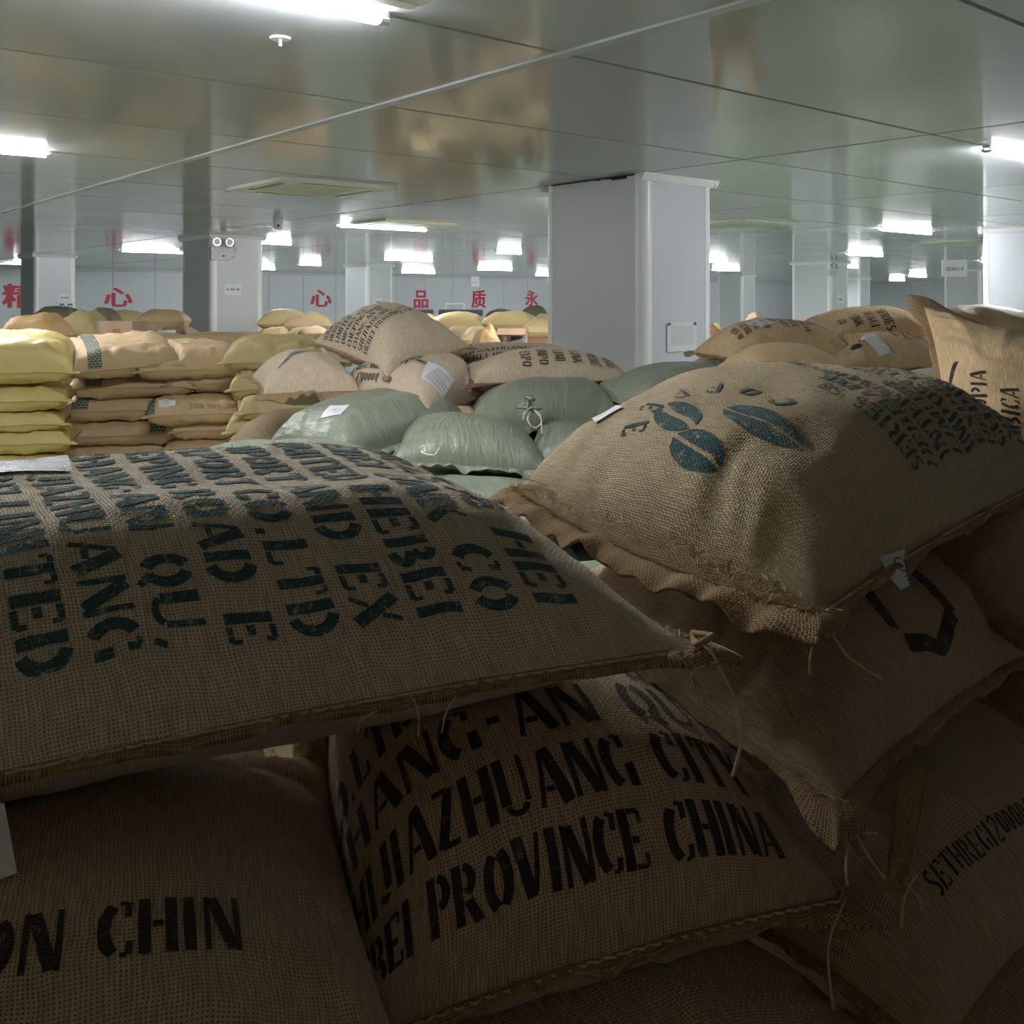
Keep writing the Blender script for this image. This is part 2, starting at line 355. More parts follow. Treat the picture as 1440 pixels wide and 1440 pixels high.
# ------------------------------------------------------------------ the sack
class Sheet:
    pass
def fbm(p, sc_, seed):
    return noise.noise(Vector((p[0]*sc_+seed*3.1, p[1]*sc_+seed*1.7, p[2]*sc_)))
def sack_surface(Pc, T, B, nu, nv, p=2.4, q=.5, pull=.05, lump=.012, wr=.006, wrk=60, seed=1, mids=None, warp=None, dent=0, crink=0, nrm=None, skew=(1, 1), vf=None, pv=None):
    P00, P10, P11, P01 = [np.array(x, float) for x in Pc]
    s = np.linspace(0, 1, nu+1); t = np.linspace(0, 1, nv+1)
    k = .6
    S1 = (1-k)*s+k*(.5-.5*np.cos(np.pi*s)); T1 = (1-k)*t+k*(.5-.5*np.cos(np.pi*t))
    S, Tm = np.meshgrid(S1, T1, indexing='ij')
    n = np.cross(P10-P00, P01-P00)+np.cross(P11-P10, P01-P11)*-1*0+np.cross(P11-P01, P11-P10)
    n = n/np.linalg.norm(n)
    if nrm is not None: n = np.array(nrm, float); n /= np.linalg.norm(n)
    if n[2] < -.5: n = -n
    mids = mids or {}
    ctr = (P00+P10+P11+P01)/4
    def edge(A, Bp, x, key):
        h = 4*x*(1-x); mid = (A+Bp)/2
        inn = (ctr-mid); inn = inn/np.linalg.norm(inn)*pull*np.linalg.norm(Bp-A)
        off = inn+np.array(mids.get(key, (0, 0, 0)), float)
        return A+(Bp-A)*x[..., None]+off*h[..., None]
    e_b, e_t = edge(P00, P10, S1, 'v0'), edge(P01, P11, S1, 'v1')
    e_l, e_r = edge(P00, P01, T1, 'u0'), edge(P10, P11, T1, 'u1')
    Sx, Tx = S[..., None], Tm[..., None]
    base = (1-Tx)*e_b[:, None]+Tx*e_t[:, None]+(1-Sx)*e_l[None]+Sx*e_r[None]-((1-Sx)*(1-Tx)*P00+Sx*(1-Tx)*P10+(1-Sx)*Tx*P01+Sx*Tx*P11)
    Sk, Tk = S**skew[0], Tm**skew[1]
    prof = np.clip(1-np.abs(2*Sk-1)**p, 0, 1)**q*np.clip(1-np.abs(2*Tk-1)**p, 0, 1)**q
    if vf: prof = np.clip(1-np.abs(2*Sk-1)**p, 0, 1)**q*vf(Tk)
    Lu = np.linalg.norm(P10-P00); Lv = np.linalg.norm(P01-P00)
    du = np.minimum(S, 1-S)*Lu; dv = np.minimum(Tm, 1-Tm)*Lv
    def side(sign, amt, sd):
        z = prof*amt
        lm = np.zeros_like(z); cr = np.zeros_like(z)
        fr = 4.0
        for i in range(nu+1):
            for j in range(nv+1):
                x, y = S1[i]*Lu, T1[j]*Lv
                lm[i, j] = noise.noise(Vector((x*fr+sd*5.3, y*fr+sd*2.1, sd)))+.5*noise.noise(Vector((x*11+sd, y*11, sd*2.)))
                if crink:
                    cr[i, j] = abs(noise.noise(Vector((x*9+sd, y*16, 4.+sd))))+.5*abs(noise.noise(Vector((x*24, y*30+sd, 7.))))
        ph = lm*2.5
        ewv = np.exp(-dv/.07)*(np.sin(S*Lu*wrk+ph*2+sd)+.5*np.sin(S*Lu*wrk*1.9+ph*4))
        ewu = np.exp(-du/.09)*(np.sin(Tm*Lv*wrk*.8+ph*2+sd*2)+.5*np.sin(Tm*Lv*wrk*1.7+ph*4))
        win = np.clip(np.minimum(du, dv)/.02, 0, 1)
        z = z+(lm*lump+(ewv+ewu)*wr*.7+cr*crink)*win
        z = np.maximum(z, .002*win) if amt > 0 else z
        return base+n*(sign*z)[..., None]
    top = side(1, T, seed); bot = side(-1, B, seed+.5)
    if warp: top = warp(top); bot = warp(bot)
    o = Sheet(); o.top, o.bot, o.nu, o.nv, o.n, o.ctr = top, bot, nu, nv, n, top.mean(axis=(0, 1))
    # metric uv by arc length along the middle lines
    mu = top[:, nv//2]; mv = top[nu//2]
    o.U = np.concatenate([[0], np.cumsum(np.linalg.norm(np.diff(mu, axis=0), axis=1))])
    o.V = np.concatenate([[0], np.cumsum(np.linalg.norm(np.diff(mv, axis=0), axis=1))])
    du_ = np.gradient(top, axis=0); dv_ = np.gradient(top, axis=1)
    nn = np.cross(du_, dv_); ln = np.linalg.norm(nn, axis=2, keepdims=True); ln[ln == 0] = 1; nn = nn/ln
    if (nn[nu//2, nv//2]@n) < 0: nn = -nn
    o.N = nn
    return o
def sheet_at(o, u, v):
    i = np.interp(u, o.U, np.arange(o.nu+1)); j = np.interp(v, o.V, np.arange(o.nv+1))
    i0 = min(int(i), o.nu-1); j0 = min(int(j), o.nv-1); a, b = i-i0, j-j0
    f = lambda G: (1-a)*(1-b)*G[i0, j0]+a*(1-b)*G[i0+1, j0]+a*b*G[i0+1, j0+1]+(1-a)*b*G[i0, j0+1]
    return f(o.top), f(o.N)
def add_body(o, m, root, name='body'):
    nu, nv = o.nu, o.nv; W = nv+1
    idx = np.arange((nu+1)*W).reshape(nu+1, W); K = (nu+1)*W
    q = np.stack([idx[:-1, :-1], idx[1:, :-1], idx[1:, 1:], idx[:-1, 1:]], -1).reshape(-1, 4)
    if (np.cross(o.top[1, 1]-o.top[0, 0], o.top[0, 1]-o.top[0, 0])@o.n) == 0: pass
    a = np.cross(o.top[nu//2+1, nv//2]-o.top[nu//2, nv//2], o.top[nu//2, nv//2+1]-o.top[nu//2, nv//2])@o.n
    if a < 0: q = q[:, ::-1]
    faces = [tuple(x) for x in q.tolist()]+[tuple(x) for x in (q[:, ::-1]+K).tolist()]
    verts = np.concatenate([o.top.reshape(-1, 3), o.bot.reshape(-1, 3)])-np.array(root.location)
    uu, vv = np.meshgrid(o.U, o.V, indexing='ij'); uv = np.stack([uu, vv], -1).reshape(-1, 2); uv = np.concatenate([uv, uv])
    return link(name, verts, faces, m, root, uvs=uv, smooth=True)
def ring(o):
    nu, nv = o.nu, o.nv
    ids = [(i, 0) for i in range(nu)]+[(nu, j) for j in range(nv)]+[(i, nv) for i in range(nu, 0, -1)]+[(0, j) for j in range(nv, 0, -1)]
    return ids
def add_hem(o, m, root, w=.012, th=.0025, wave=.006, ear=.03, seed=3, name='seam_hem', lip=None, loc=None):
    """flat sewn hem all round; lip = {'u0': extra width} widens one side"""
    ids = ring(o); pts = np.array([o.top[i, j] for i, j in ids]); n = len(pts); c = pts.mean(0)
    loc = np.array(root.location) if loc is None else loc
    nx = np.roll(pts, -1, 0)-np.roll(pts, 1, 0); nx /= np.linalg.norm(nx, axis=1, keepdims=True)+1e-9
    out = np.cross(nx, o.n); sgn = np.sign(((pts-c)*out).sum(1).mean()); out *= sgn
    out = (out+np.roll(out, 1, 0)+np.roll(out, -1, 0)); out /= np.linalg.norm(out, axis=1, keepdims=True)
    arcl = np.concatenate([[0], np.cumsum(np.linalg.norm(np.diff(pts, axis=0), axis=1))])
    cr = [0, o.nu, o.nu+o.nv, 2*o.nu+o.nv]; verts = []; faces = []; uvs = []
    rad = pts-c; rad /= np.linalg.norm(rad, axis=1, keepdims=True)
    for k in range(n):
        dc = min(abs(arcl[k]-arcl[x]) for x in cr if x < n)
        dc = min(dc, abs(arcl[-1]-arcl[k]))
        e = math.exp(-(dc/.035)**2)
        ww = w+ear*e
        if lip:
            i, j = ids[k]
            side = 'u0' if i == 0 and 0 < j < o.nv else 'u1' if i == o.nu and 0 < j < o.nv else 'v0' if j == 0 and 0 < i < o.nu else 'v1' if j == o.nv and 0 < i < o.nu else None
            if side in lip: ww += lip[side]*min(1, dc/.05)
        dirn = out[k]*(1-e)+rad[k]*e; dirn /= np.linalg.norm(dirn)
        zz = wave*noise.noise(Vector((arcl[k]*22, seed, 0)))*(1+ww/.02)+wave*.5*math.sin(arcl[k]*31+seed+2*noise.noise(Vector((arcl[k]*7, seed, 9))))
        p0 = pts[k]-dirn*.004; p1 = pts[k]+dirn*ww*.5+o.n*zz*.6; p2 = pts[k]+dirn*ww*(1+.25*noise.noise(Vector((arcl[k]*30, seed, 5))))+o.n*(zz-ww*.25)
        for p_ in (p0, p1, p2):
            verts += [p_+o.n*th-loc, p_-o.n*th-loc]
        uvs += [(arcl[k], 0), (arcl[k], .0), (arcl[k], ww*.5), (arcl[k], ww*.5), (arcl[k], ww), (arcl[k], ww)]
    for k in range(n):
        a, b = k*6, ((k+1) % n)*6
        faces += [(a, b, b+2, a+2), (a+2, b+2, b+4, a+4), (a+1, a+3, b+3, b+1), (a+3, a+5, b+5, b+3), (a+4, b+4, b+5, a+5)]
    return link(name, verts, faces, m, root, uvs=uvs, smooth=True)
def add_stitch(o, m, root, r=.0016, amp=.004, off=.006, step=.008, name='stitching'):
    ids = ring(o); pts = np.array([o.top[i, j] for i, j in ids]+[o.top[0, 0]]); loc = np.array(root.location)
    arcl = np.concatenate([[0], np.cumsum(np.linalg.norm(np.diff(pts, axis=0), axis=1))]); c = pts.mean(0)
    L = np.arange(0, arcl[-1], step); q = np.stack([np.interp(L, arcl, pts[:, k]) for k in range(3)], 1)
    d = np.gradient(q, axis=0); d /= np.linalg.norm(d, axis=1, keepdims=True)+1e-9
    outd = np.cross(d, o.n); outd *= np.sign(((q-c)*outd).sum(1).mean())
    q = q+outd*off+outd*(amp*np.where(np.arange(len(q)) % 2 == 0, 1, -1))[:, None]+o.n*(.0035+.002*np.where(np.arange(len(q)) % 2 == 0, 1, -1))[:, None]
    mb = MB(); mb.tube(list(q-loc), r, 4); return mb.go(name, m, root)
def add_print(o, grids, m, root, eps=.0012, name='lettering_print'):
    verts = []; faces = []; uvs = []; loc = np.array(root.location); Um, Vm = o.U[-1], o.V[-1]
    for g in grids:
        n0 = len(verts); R = len(g); Cn = len(g[0]); bad = False
        for r in g:
            for (u, v) in r:
                if u < .004 or v < .004 or u > Um-.004 or v > Vm-.004: bad = True
        if bad: continue
        for r in g:
            for (u, v) in r:
                p, n = sheet_at(o, u, v); verts.append(p+n*eps-loc); uvs.append((u, v))
        for i in range(R-1):
            for j in range(Cn-1):
                a = n0+i*Cn+j; faces.append((a, a+1, a+Cn+1, a+Cn))
    if not verts: return None
    return link(name, verts, faces, m, root, uvs=uvs, smooth=True)
def add_patch(o, u0, v0, du, dv, rot, m, root, name='paper_label', eps=.003, th=.0006, n=6, curl=.0):
    c, s = math.cos(math.radians(rot)), math.sin(math.radians(rot)); loc = np.array(root.location)
    verts = []; faces = []; uvs = []
    for lay in (0, 1):
        for i in range(n+1):
            for j in range(n+1):
                x, y = du*i/n, dv*j/n; u, v = u0+c*x-s*y, v0+s*x+c*y
                p, nn = sheet_at(o, min(max(u, 0), o.U[-1]), min(max(v, 0), o.V[-1]))
                verts.append(p+nn*(eps-lay*th+curl*(j/n)**2)-loc); uvs.append((x, y))
    W = n+1; K = W*W
    for i in range(n):
        for j in range(n):
            a = i*W+j; faces += [(a, a+W, a+W+1, a+1), (K+a, K+a+1, K+a+W+1, K+a+W)]
    for i in range(n):
        for (a, b) in ((i*W, (i+1)*W), (i*W+n, (i+1)*W+n), (i, i+1), (n*W+i, n*W+i+1)): faces.append((a, b, K+b, K+a))
    return link(name, verts, faces, m, root, uvs=uvs, smooth=False)
def add_fibres(o, root, n, ln=.012, wd=.00022, name='loose_fibres', m='fibre'):
    loc = np.array(root.location); verts = []; faces = []; rng = np.random.RandomState(5)
    for _ in range(n):
        u, v = rng.uniform(.01, o.U[-1]-.01), rng.uniform(.01, o.V[-1]-.01); p, nn = sheet_at(o, u, v)
        t = rng.normal(size=3); t -= nn*(t@nn); t /= np.linalg.norm(t); l = ln*rng.uniform(.4, 1.3); lift = rng.uniform(.15, .8)
        s = np.cross(nn, t)*wd; k = len(verts)
        a = p-loc; b = p+t*l*.6+nn*l*lift*.6-loc; c = p+t*l*(1-.3*lift)+nn*l*lift*rng.uniform(.4, 1.1)-loc
        verts += [a-s, a+s, b-s, b+s, c]; faces += [(k, k+1, k+3, k+2), (k+2, k+3, k+4)]
    return tag(link(name, verts, faces, M[m], root), kind='stuff')
def fuv(o, px, py):
    """where on the sack's upper cloth a pixel of the photograph falls (metric u, v)"""
    T_ = o.top; X = 720+F*T_[..., 0]/T_[..., 1]; Y_ = HY-F*(T_[..., 2]-ZC)/T_[..., 1]
    view = T_-np.array([0, 0, ZC]); face = (view*o.N).sum(-1) < 0
    d = (X-px)**2+(Y_-py)**2+np.where(face, 0, 1e5)+(T_[..., 1]-T_[..., 1].min())*40
    i, j = np.unravel_index(np.argmin(d), d.shape); return o.U[i], o.V[j]
def add_threads(pts_list, root, m, r=.0011, name='thread_end'):
    for pts in pts_list:
        P_ = [np.array(p, float) for p in pts]; out = []
        for i in range(len(P_)-1):                     # catmull-rom
            a, b, c, d = P_[max(i-1, 0)], P_[i], P_[i+1], P_[min(i+2, len(P_)-1)]
            for k in range(6):
                t = k/6; out.append(.5*((2*b)+(-a+c)*t+(2*a-5*b+4*c-d)*t*t+(-a+3*b-3*c+d)*t**3))
        out.append(P_[-1]); loc = np.array(root.location)
        mb = MB(); mb.tube([x-loc for x in out], r, 5); mb.go(name, m, root, smooth=True)
def corners(c, L, W, yaw, pitch=0, roll=0):
    """corner points of a seam plane: length along yaw (deg from +x), width to its left; pitch lifts the far end of the length, roll the far side of the width"""
    R = Matrix.Rotation(math.radians(yaw), 3, 'Z') @ Matrix.Rotation(-math.radians(pitch), 3, 'Y') @ Matrix.Rotation(math.radians(roll), 3, 'X')
    return [np.array(c)+np.array(R @ Vector((x*L/2, y*W/2, 0))) for x, y in ((-1, -1), (1, -1), (1, 1), (-1, 1))]
SACKS = {}; SURF = {}; PASS = [1]
def sack(key, label, Pc, T, B, mkey, group=None, res=(60, 44), hem='hem', hemk=None, name='jute_sack', cat='sack', **kw):
    if PASS[0] == 1:
        o = sack_surface(Pc, T, B, res[0], res[1], **kw); o.root = None; SURF[key] = o; return o
    o = SURF[key]
    loc = Vector((float(o.ctr[0]), float(o.ctr[1]), float(o.bot[..., 2].min())))
    root = empty(name, loc, label, cat, group)
    o.root = root; SACKS[key] = o
    add_body(o, M[mkey], root)
    if hem: add_hem(o, M[hem], root, **(hemk or {}))
    return o
def two_pass(f):
    def g(o, *a, **k):
        if PASS[0] == 1: return None
        return f(o, *a, **k)
    return g
add_print = two_pass(add_print); add_patch = two_pass(add_patch); add_fibres = two_pass(add_fibres); add_stitch = two_pass(add_stitch)
from mathutils.bvhtree import BVHTree
def settle(keys=None, iters=3):
    """press touching sacks together: the top of the lower and the underside of the upper meet on one contact surface"""
    objs = [SURF[k] for k in (keys or SURF)]
    def quads(o):
        nv = o.nv+1; idx = np.arange((o.nu+1)*nv).reshape(o.nu+1, nv)
        return np.stack([idx[:-1, :-1], idx[1:, :-1], idx[1:, 1:], idx[:-1, 1:]], -1).reshape(-1, 4).tolist()
    for o in objs:
        o.q = quads(o); al = np.concatenate([o.top.reshape(-1, 3), o.bot.reshape(-1, 3)]); o.lo, o.hi = al.min(0), al.max(0); o.mz = float(np.median(o.top[..., 2]+o.bot[..., 2]))/2
    for it in range(iters):
        for i, A in enumerate(objs):
            for B_ in objs[i+1:]:
                if (A.lo > B_.hi+.01).any() or (B_.lo > A.hi+.01).any(): continue
                up, lw = (A, B_) if A.mz > B_.mz else (B_, A)
                tu = BVHTree.FromPolygons(up.bot.reshape(-1, 3).tolist(), up.q); tl = BVHTree.FromPolygons(lw.top.reshape(-1, 3).tolist(), lw.q)
                sideways = abs(A.mz-B_.mz) < .05
                def cast(tree, pts, z0, d):
                    out = np.full(len(pts), np.nan)
                    for k, p in enumerate(pts):
                        h = tree.ray_cast(Vector((p[0], p[1], z0)), Vector((0, 0, d)))
                        if h[0] is not None: out[k] = h[0].z
                    return out
                lt = lw.top.reshape(-1, 3); ub = up.bot.reshape(-1, 3)
                m1 = ((lt >= up.lo-.01) & (lt <= up.hi+.01))[:, :2].all(1); m2 = ((ub >= lw.lo-.01) & (ub <= lw.hi+.01))[:, :2].all(1)
                if not m1.any() or not m2.any(): continue
                zu = np.full(len(lt), np.nan); zu[m1] = cast(tu, lt[m1], -5., 1.)
                zl = np.full(len(ub), np.nan); zl[m2] = cast(tl, ub[m2], 9., -1.)
                d1 = np.where(np.isnan(zu), 0, np.maximum(0, lt[:, 2]-zu+.004)); d2 = np.where(np.isnan(zl), 0, np.maximum(0, zl-ub[:, 2]+.004))
                if d1.max() <= .004 and d2.max() <= .004: continue
                def sm(d, o):
                    g = d.reshape(o.nu+1, o.nv+1); p_ = np.pad(g, 1, mode='edge')
                    return np.maximum(g, (p_[:-2, 1:-1]+p_[2:, 1:-1]+p_[1:-1, :-2]+p_[1:-1, 2:])/4).reshape(-1)
                lim1 = np.clip(lt[:, 2]-lw.bot.reshape(-1, 3)[:, 2]-.012, 0, None); lim2 = np.clip(up.top.reshape(-1, 3)[:, 2]-ub[:, 2]-.012, 0, None)
                lt[:, 2] -= np.minimum(sm(d1*.55, lw), lim1); ub[:, 2] += np.minimum(sm(d2*.55, up), lim2)
                lw.top = lt.reshape(lw.top.shape); up.bot = ub.reshape(up.bot.shape)
                for o in (lw, up):
                    for sl in ((0, slice(None)), (-1, slice(None)), (slice(None), 0), (slice(None), -1)):
                        z = (o.top[sl][:, 2]+o.bot[sl][:, 2])/2; o.top[sl][:, 2] = z; o.bot[sl][:, 2] = z
    for o in objs:
        du_ = np.gradient(o.top, axis=0); dv_ = np.gradient(o.top, axis=1); nn = np.cross(du_, dv_); ln = np.linalg.norm(nn, axis=2, keepdims=True); ln[ln == 0] = 1; nn = nn/ln
        if (nn[o.nu//2, o.nv//2]@o.n) < 0: nn = -nn
        o.N = nn

# ------------------------------------------------------------------ the hall
CZ = ZC+HC
A0, A1, B0, B1 = -4.0, 27.7, -6.0, 42.0
def hall(name, kind='structure'):
    return empty(name, (0, 0, 0), kind=kind, rz=ROT)
fl = MB().box(B0, B1, A0, A1, -.1, 0).go('floor', M['floor']); fl.rotation_euler.z = ROT; tag(fl, kind='structure')
def in_view(a, b, z, marg=.15):
    p = ab(a, b, z)
    if p.y < .3: return None
    x = 720+F*p.x/p.y; y = HY-F*(p.z-ZC)/p.y
    return (x, y, p.y) if -1440*marg < x < 1440*(1+marg) and -1440*marg < y < 1440*(1+marg) else None
# ceiling: steel panels with recessed joints over a dark backing
ceil_ = MB().box(B0, B1, A0, A1, CZ+.02, CZ+.08).go('ceiling', M['ac_dark']); ceil_.rotation_euler.z = ROT; tag(ceil_, kind='structure')
PW, PL = 1.205, 2.64
def panel_geo(mb, b0, a0, lw, lp):
    g = .0045; x0, x1, y0, y1 = b0+g*1.6, b0+lw-g*1.6, a0+g, a0+lp-g; n = len(mb.v); e = .006
    mb.v += [(x0, y0, CZ+.012), (x1, y0, CZ+.012), (x1, y1, CZ+.012), (x0, y1, CZ+.012), (x0+e, y0+e, CZ), (x1-e, y0+e, CZ), (x1-e, y1-e, CZ), (x0+e, y1-e, CZ)]
    mb.f += [(n+4, n+7, n+6, n+5), (n, n+1, n+5, n+4)[::-1], (n+1, n+2, n+6, n+5)[::-1], (n+2, n+3, n+7, n+6)[::-1], (n+3, n, n+4, n+7)[::-1]]
cells = []
rows = []; b = 2.39-PL*4
while b < B1: rows.append(b); b += PL
off = 1.37-PW*5
for k, b0 in enumerate(rows):
    x0, x1 = max(b0, B0), min(b0+PL, B1)
    if x1-x0 < .1: continue
    a = off
    while a < A1:
        y0, y1 = max(a, A0), min(a+PW, A1); a += PW
        if y1-y0 < .1: continue
        v = in_view((y0+y1)/2, (x0+x1)/2, CZ)
        cells.append((0 if v else 1, (v[2] if v else 0), x0, x1, y0, y1))
cells.sort(key=lambda c: (c[0], c[1]))
shared = {}; rest = MB()
for i, (o_, d_, x0, x1, y0, y1) in enumerate(cells):
    if i < 290 and o_ == 0:
        mb = MB(); key = (round(x1-x0, 3), round(y1-y0, 3))
        if key not in shared:
            panel_geo(mb, 0, 0, x1-x0, y1-y0); ob = mb.go('ceiling_panel', M['ceiling'], ceil_); shared[key] = ob.data
        else:
            ob = bpy.data.objects.new('ceiling_panel', shared[key]); C.objects.link(ob); ob.parent = ceil_
        ob.location = (x0, y0, 0)
    else: panel_geo(rest, x0, y0, x1-x0, y1-y0)
if rest.f: tag(rest.go('distant_panels', M['ceiling'], ceil_), kind='stuff')
# the raised joint strip that runs across the near ceiling
strip = MB(); bj = 2.39
strip.prism([(bj-.03, CZ+.001), (bj-.024, CZ-.008), (bj+.024, CZ-.008), (bj+.03, CZ+.001)], A0, A1)
strip.v = [(y, x, z) for x, y, z in strip.v]
strip.go('joint_strip', M['panel'], ceil_)
# walls: vertical panels with recessed joints
def wall(name, along, fixed, lo, hi, normal_sign, m=None, cove=True):
    w_ = MB(); t = .1
    if along == 'b': w_.box(lo, hi, fixed, fixed+t*normal_sign*-1, 0, CZ+.02) if normal_sign < 0 else w_.box(lo, hi, fixed-t, fixed, 0, CZ+.02)
    else: w_.box(fixed, fixed+t, lo, hi, 0, CZ+.02) if normal_sign < 0 else w_.box(fixed-t, fixed, lo, hi, 0, CZ+.02)
    wo = w_.go(name, M['ac_dark']); wo.rotation_euler.z = ROT; tag(wo, kind='structure')
    x = lo; me = None; d = .012*normal_sign
    while x < hi-.05:
        x1 = min(x+1.15, hi); mb = MB(); g = .006
        if me is None or x1-x < 1.149:
            if along == 'b': mb.box(g, x1-x-g, min(0, d), max(0, d), 0, CZ-.03)
            else: mb.box(min(0, d), max(0, d), g, x1-x-g, 0, CZ-.03)
            ob = mb.go('wall_panel', m or M['panel'], wo)
            if me is None: me = ob.data
        else:
            ob = bpy.data.objects.new('wall_panel', me); C.objects.link(ob); ob.parent = wo
        ob.location = (x, fixed, 0) if along == 'b' else (fixed, x, 0)
        x = x1
    mb = MB()                                            # cove strip under the ceiling
    if along == 'b': mb.prism([(fixed, CZ-.06), (fixed+.05*normal_sign, CZ-.05), (fixed+.06*normal_sign, CZ)], lo, hi)
    else:
        mb.prism([(fixed, CZ-.06), (fixed+.05*normal_sign, CZ-.05), (fixed+.06*normal_sign, CZ)], lo, hi); mb.v = [(y, x, z) for x, y, z in mb.v]
    mb.go('cornice', M['lamp_body'], wo)
    return wo
wall('wall_back', 'b', A1, B0, B1, -1)
wall('wall_right', 'a', B1, A0, A1, -1)
wall('wall_left', 'a', B0, A0, A1, 1)
wall('wall_front', 'b', A0, B0, B1, 1)

# columns clad in ribbed steel, white corner trims, cove at the top
def column(a, b, wa=1.0, wb=.73, open_gap=False):
    r = empty('column', ab(a, b, 0), kind='structure', rz=ROT)
    t = .03
    for (x0, x1, y0, y1) in ((t*2, wb-t*2, 0, .02), (t*2, wb-t*2, wa-.02, wa), (0, .02, t*2, wa-t*2), (wb-.02, wb, t*2, wa-t*2)):
        mb = MB().box(x0, x1, y0, y1, 0, CZ-.001)
        uv = [((v[0]+v[1]), v[2]) for v in mb.v]
        mb.go('clad_panel', M['rib'], r, uv=uv)
    for cx, cy, sx, sy in ((0, 0, 1, 1), (wb, 0, -1, 1), (wb, wa, -1, -1), (0, wa, 1, -1)):
        prof = []; R_ = .062
        for k in range(7):
            an = math.pi/2*k/6; prof.append((cx+sx*(R_-R_*math.cos(an)), cy+sy*(R_-R_*math.sin(an))))
        # a rounded bead at the corner with a flat lip on either face
        pts = [(cx+sx*.078, cy-sy*.004), (cx+sx*.05, cy-sy*.006)]+[(cx+sx*.05-sx*.056*math.sin(an_), cy+sy*.05-sy*.056*math.cos(an_)) for an_ in [math.pi/2*k/6 for k in range(7)]]+[(cx-sx*.004, cy+sy*.078), (cx+sx*.03, cy+sy*.078), (cx+sx*.078, cy+sy*.03)]
        if sx*sy < 0: pts = pts[::-1]
        n = len(pts); vs = [(x, y, 0) for x, y in pts]+[(x, y, CZ) for x, y in pts]
        fs = [(j, (j+1) % n, n+(j+1) % n, n+j) for j in range(n)]
        link('corner_trim', vs, fs, M['trim'], r)
    h = .05
    for k in range(4):
        if open_gap and k == 3: continue
        ln = wb if k % 2 == 0 else wa
        mb = MB().prism([(0, CZ-h), (-.012, CZ-h), (-.045, CZ-.004), (-.045, CZ-.0005), (0, CZ-.0005)], -.04, ln+.04)
        ob = mb.go('top_cove', M['trim'], r)
        ob.location = [(0, 0, 0), (wb, 0, 0), (wb, wa, 0), (0, wa, 0)][k]; ob.rotation_euler.z = k*math.pi/2
    return r
colA = column(4.61, 5.03, open_gap=True)
COLS = [(12.5, 5.3), (19.9, 5.0), (20.2, 12.4), (12.3, 19.5), (20.2, 26.8), (20.2, 34.0), (4.6, 12.2), (12.4, 26.9), (12.5, 12.3), (20.2, 19.6)]
cols = [column(a, b) for a, b in COLS]
# dark torn sealant at the open joint on the near column's left face
mb = MB()
for y0, y1, h in ((.08, .93, .006), (.16, .3, .022), (.3, .36, .01), (.42, .45, .012)):
    mb.box(-.012, .002, y0, y1, CZ-h-.002, CZ-.001)
mb.go('sealant_gap', M['black'], colA)

# ------------------------------------------------------------------ lamps: battens on a regular grid
LZ = CZ-.027
proto = None
def lamp(a, b, lit=True, label='', L=1.22):
    r = empty('tube_light', ab(a, b, LZ), label, 'ceiling light', 'tube lights on the ceiling', rz=ROT)
    pr = [(-.014, .030), (-.034, .052), (-.034, .0515), (.034, .0515), (.034, .052), (.014, .030)]
    mb = MB().prism([(-.018, .0), (-.022, .0265), (.022, .0265), (.018, .0)], 0, L); mb.go('batten', M['lamp_body'], r)
    mb = MB(); k = 8
    k = 12; prof = [(.024*math.cos(2*math.pi*i/k), .0+.013*math.sin(2*math.pi*i/k)) for i in range(k)][::-1]
    mb.prism(prof, .03, L-.03).go('diffuser', M['lit'] if lit else M['lamp_body'], r)
    for x in (0, L-.03): MB().prism([(y*1.06, z*1.06) for y, z in prof], x, x+.03).go('end_cap', M['lamp_body'], r)
    return r
ORD = ['zeroth', 'first', 'second', 'third', 'fourth', 'fifth', 'sixth', 'seventh', 'eighth', 'ninth', 'tenth', 'eleventh', 'twelfth']
NAMED = {(1, 1): 'largest lit tube light, at the top edge left of centre', (2, 1): 'lit tube light cut by the left edge, upper left',
 (3, 2): 'long lit tube light over the middle pile, left of the near column', (1, 2): 'lit tube light cut by the right edge, upper right',
 (2, 3): 'largest lit tube light right of the near column', (3, 4): 'lit tube light above the column with emergency lamps, right of centre',
 (4, 3): 'lit tube light whose right end meets the near column', (4, 2): 'short lit tube light touching the top right of the second column',
 (5, 2): 'lit tube light left of the second column', (2, 2): 'lit tube light hidden behind the near column, front one', (3, 3): 'lit tube light hidden behind the near column, rear one',
 (5, 3): 'lit tube light right of the long one, above the red box character', (6, 3): 'lit tube light lower right of centre-left, just above the red box character'}
LA = [2.56+3.61*k for k in range(-1, 7)]; LB = [.42+5.2*k for k in range(-1, 8)]
for i, a in enumerate(LA):
    for j, b in enumerate(LB):
        if b+1.2 > B1 or a > A1-.3: continue
        v = in_view(a, b+.6, LZ, .12)
        lit = a > 0
        if not v and (a > 13 or b > 16 or not lit): continue
        L_ = 1.22
        if any(ca-.1 < a < ca+1.1 and cb-1.25 < b < cb+.75 for ca, cb in [(4.61, 5.03)]+COLS):
            hit = [cb for ca, cb in [(4.61, 5.03)]+COLS if ca-.1 < a < ca+1.1 and cb-1.25 < b < cb+.75][0]
            if a > 19 or b > 8: continue
            b, L_ = hit+.78, .85
        if any(ca-.1 < a < ca+1.1 and cb-1.65 < b <= cb-1.25 for ca, cb in COLS): L_ = .6
        if v:
            lab = NAMED.get((i, j), f'small distant lit tube light, {ORD[i]} lamp row from the camera, {ORD[j]} bay from the left')
        else: lab = f'tube light outside the picture, {ORD[i]} lamp row, {ORD[j]} bay from the left'
        lamp(a, b, lit, lab, L_)

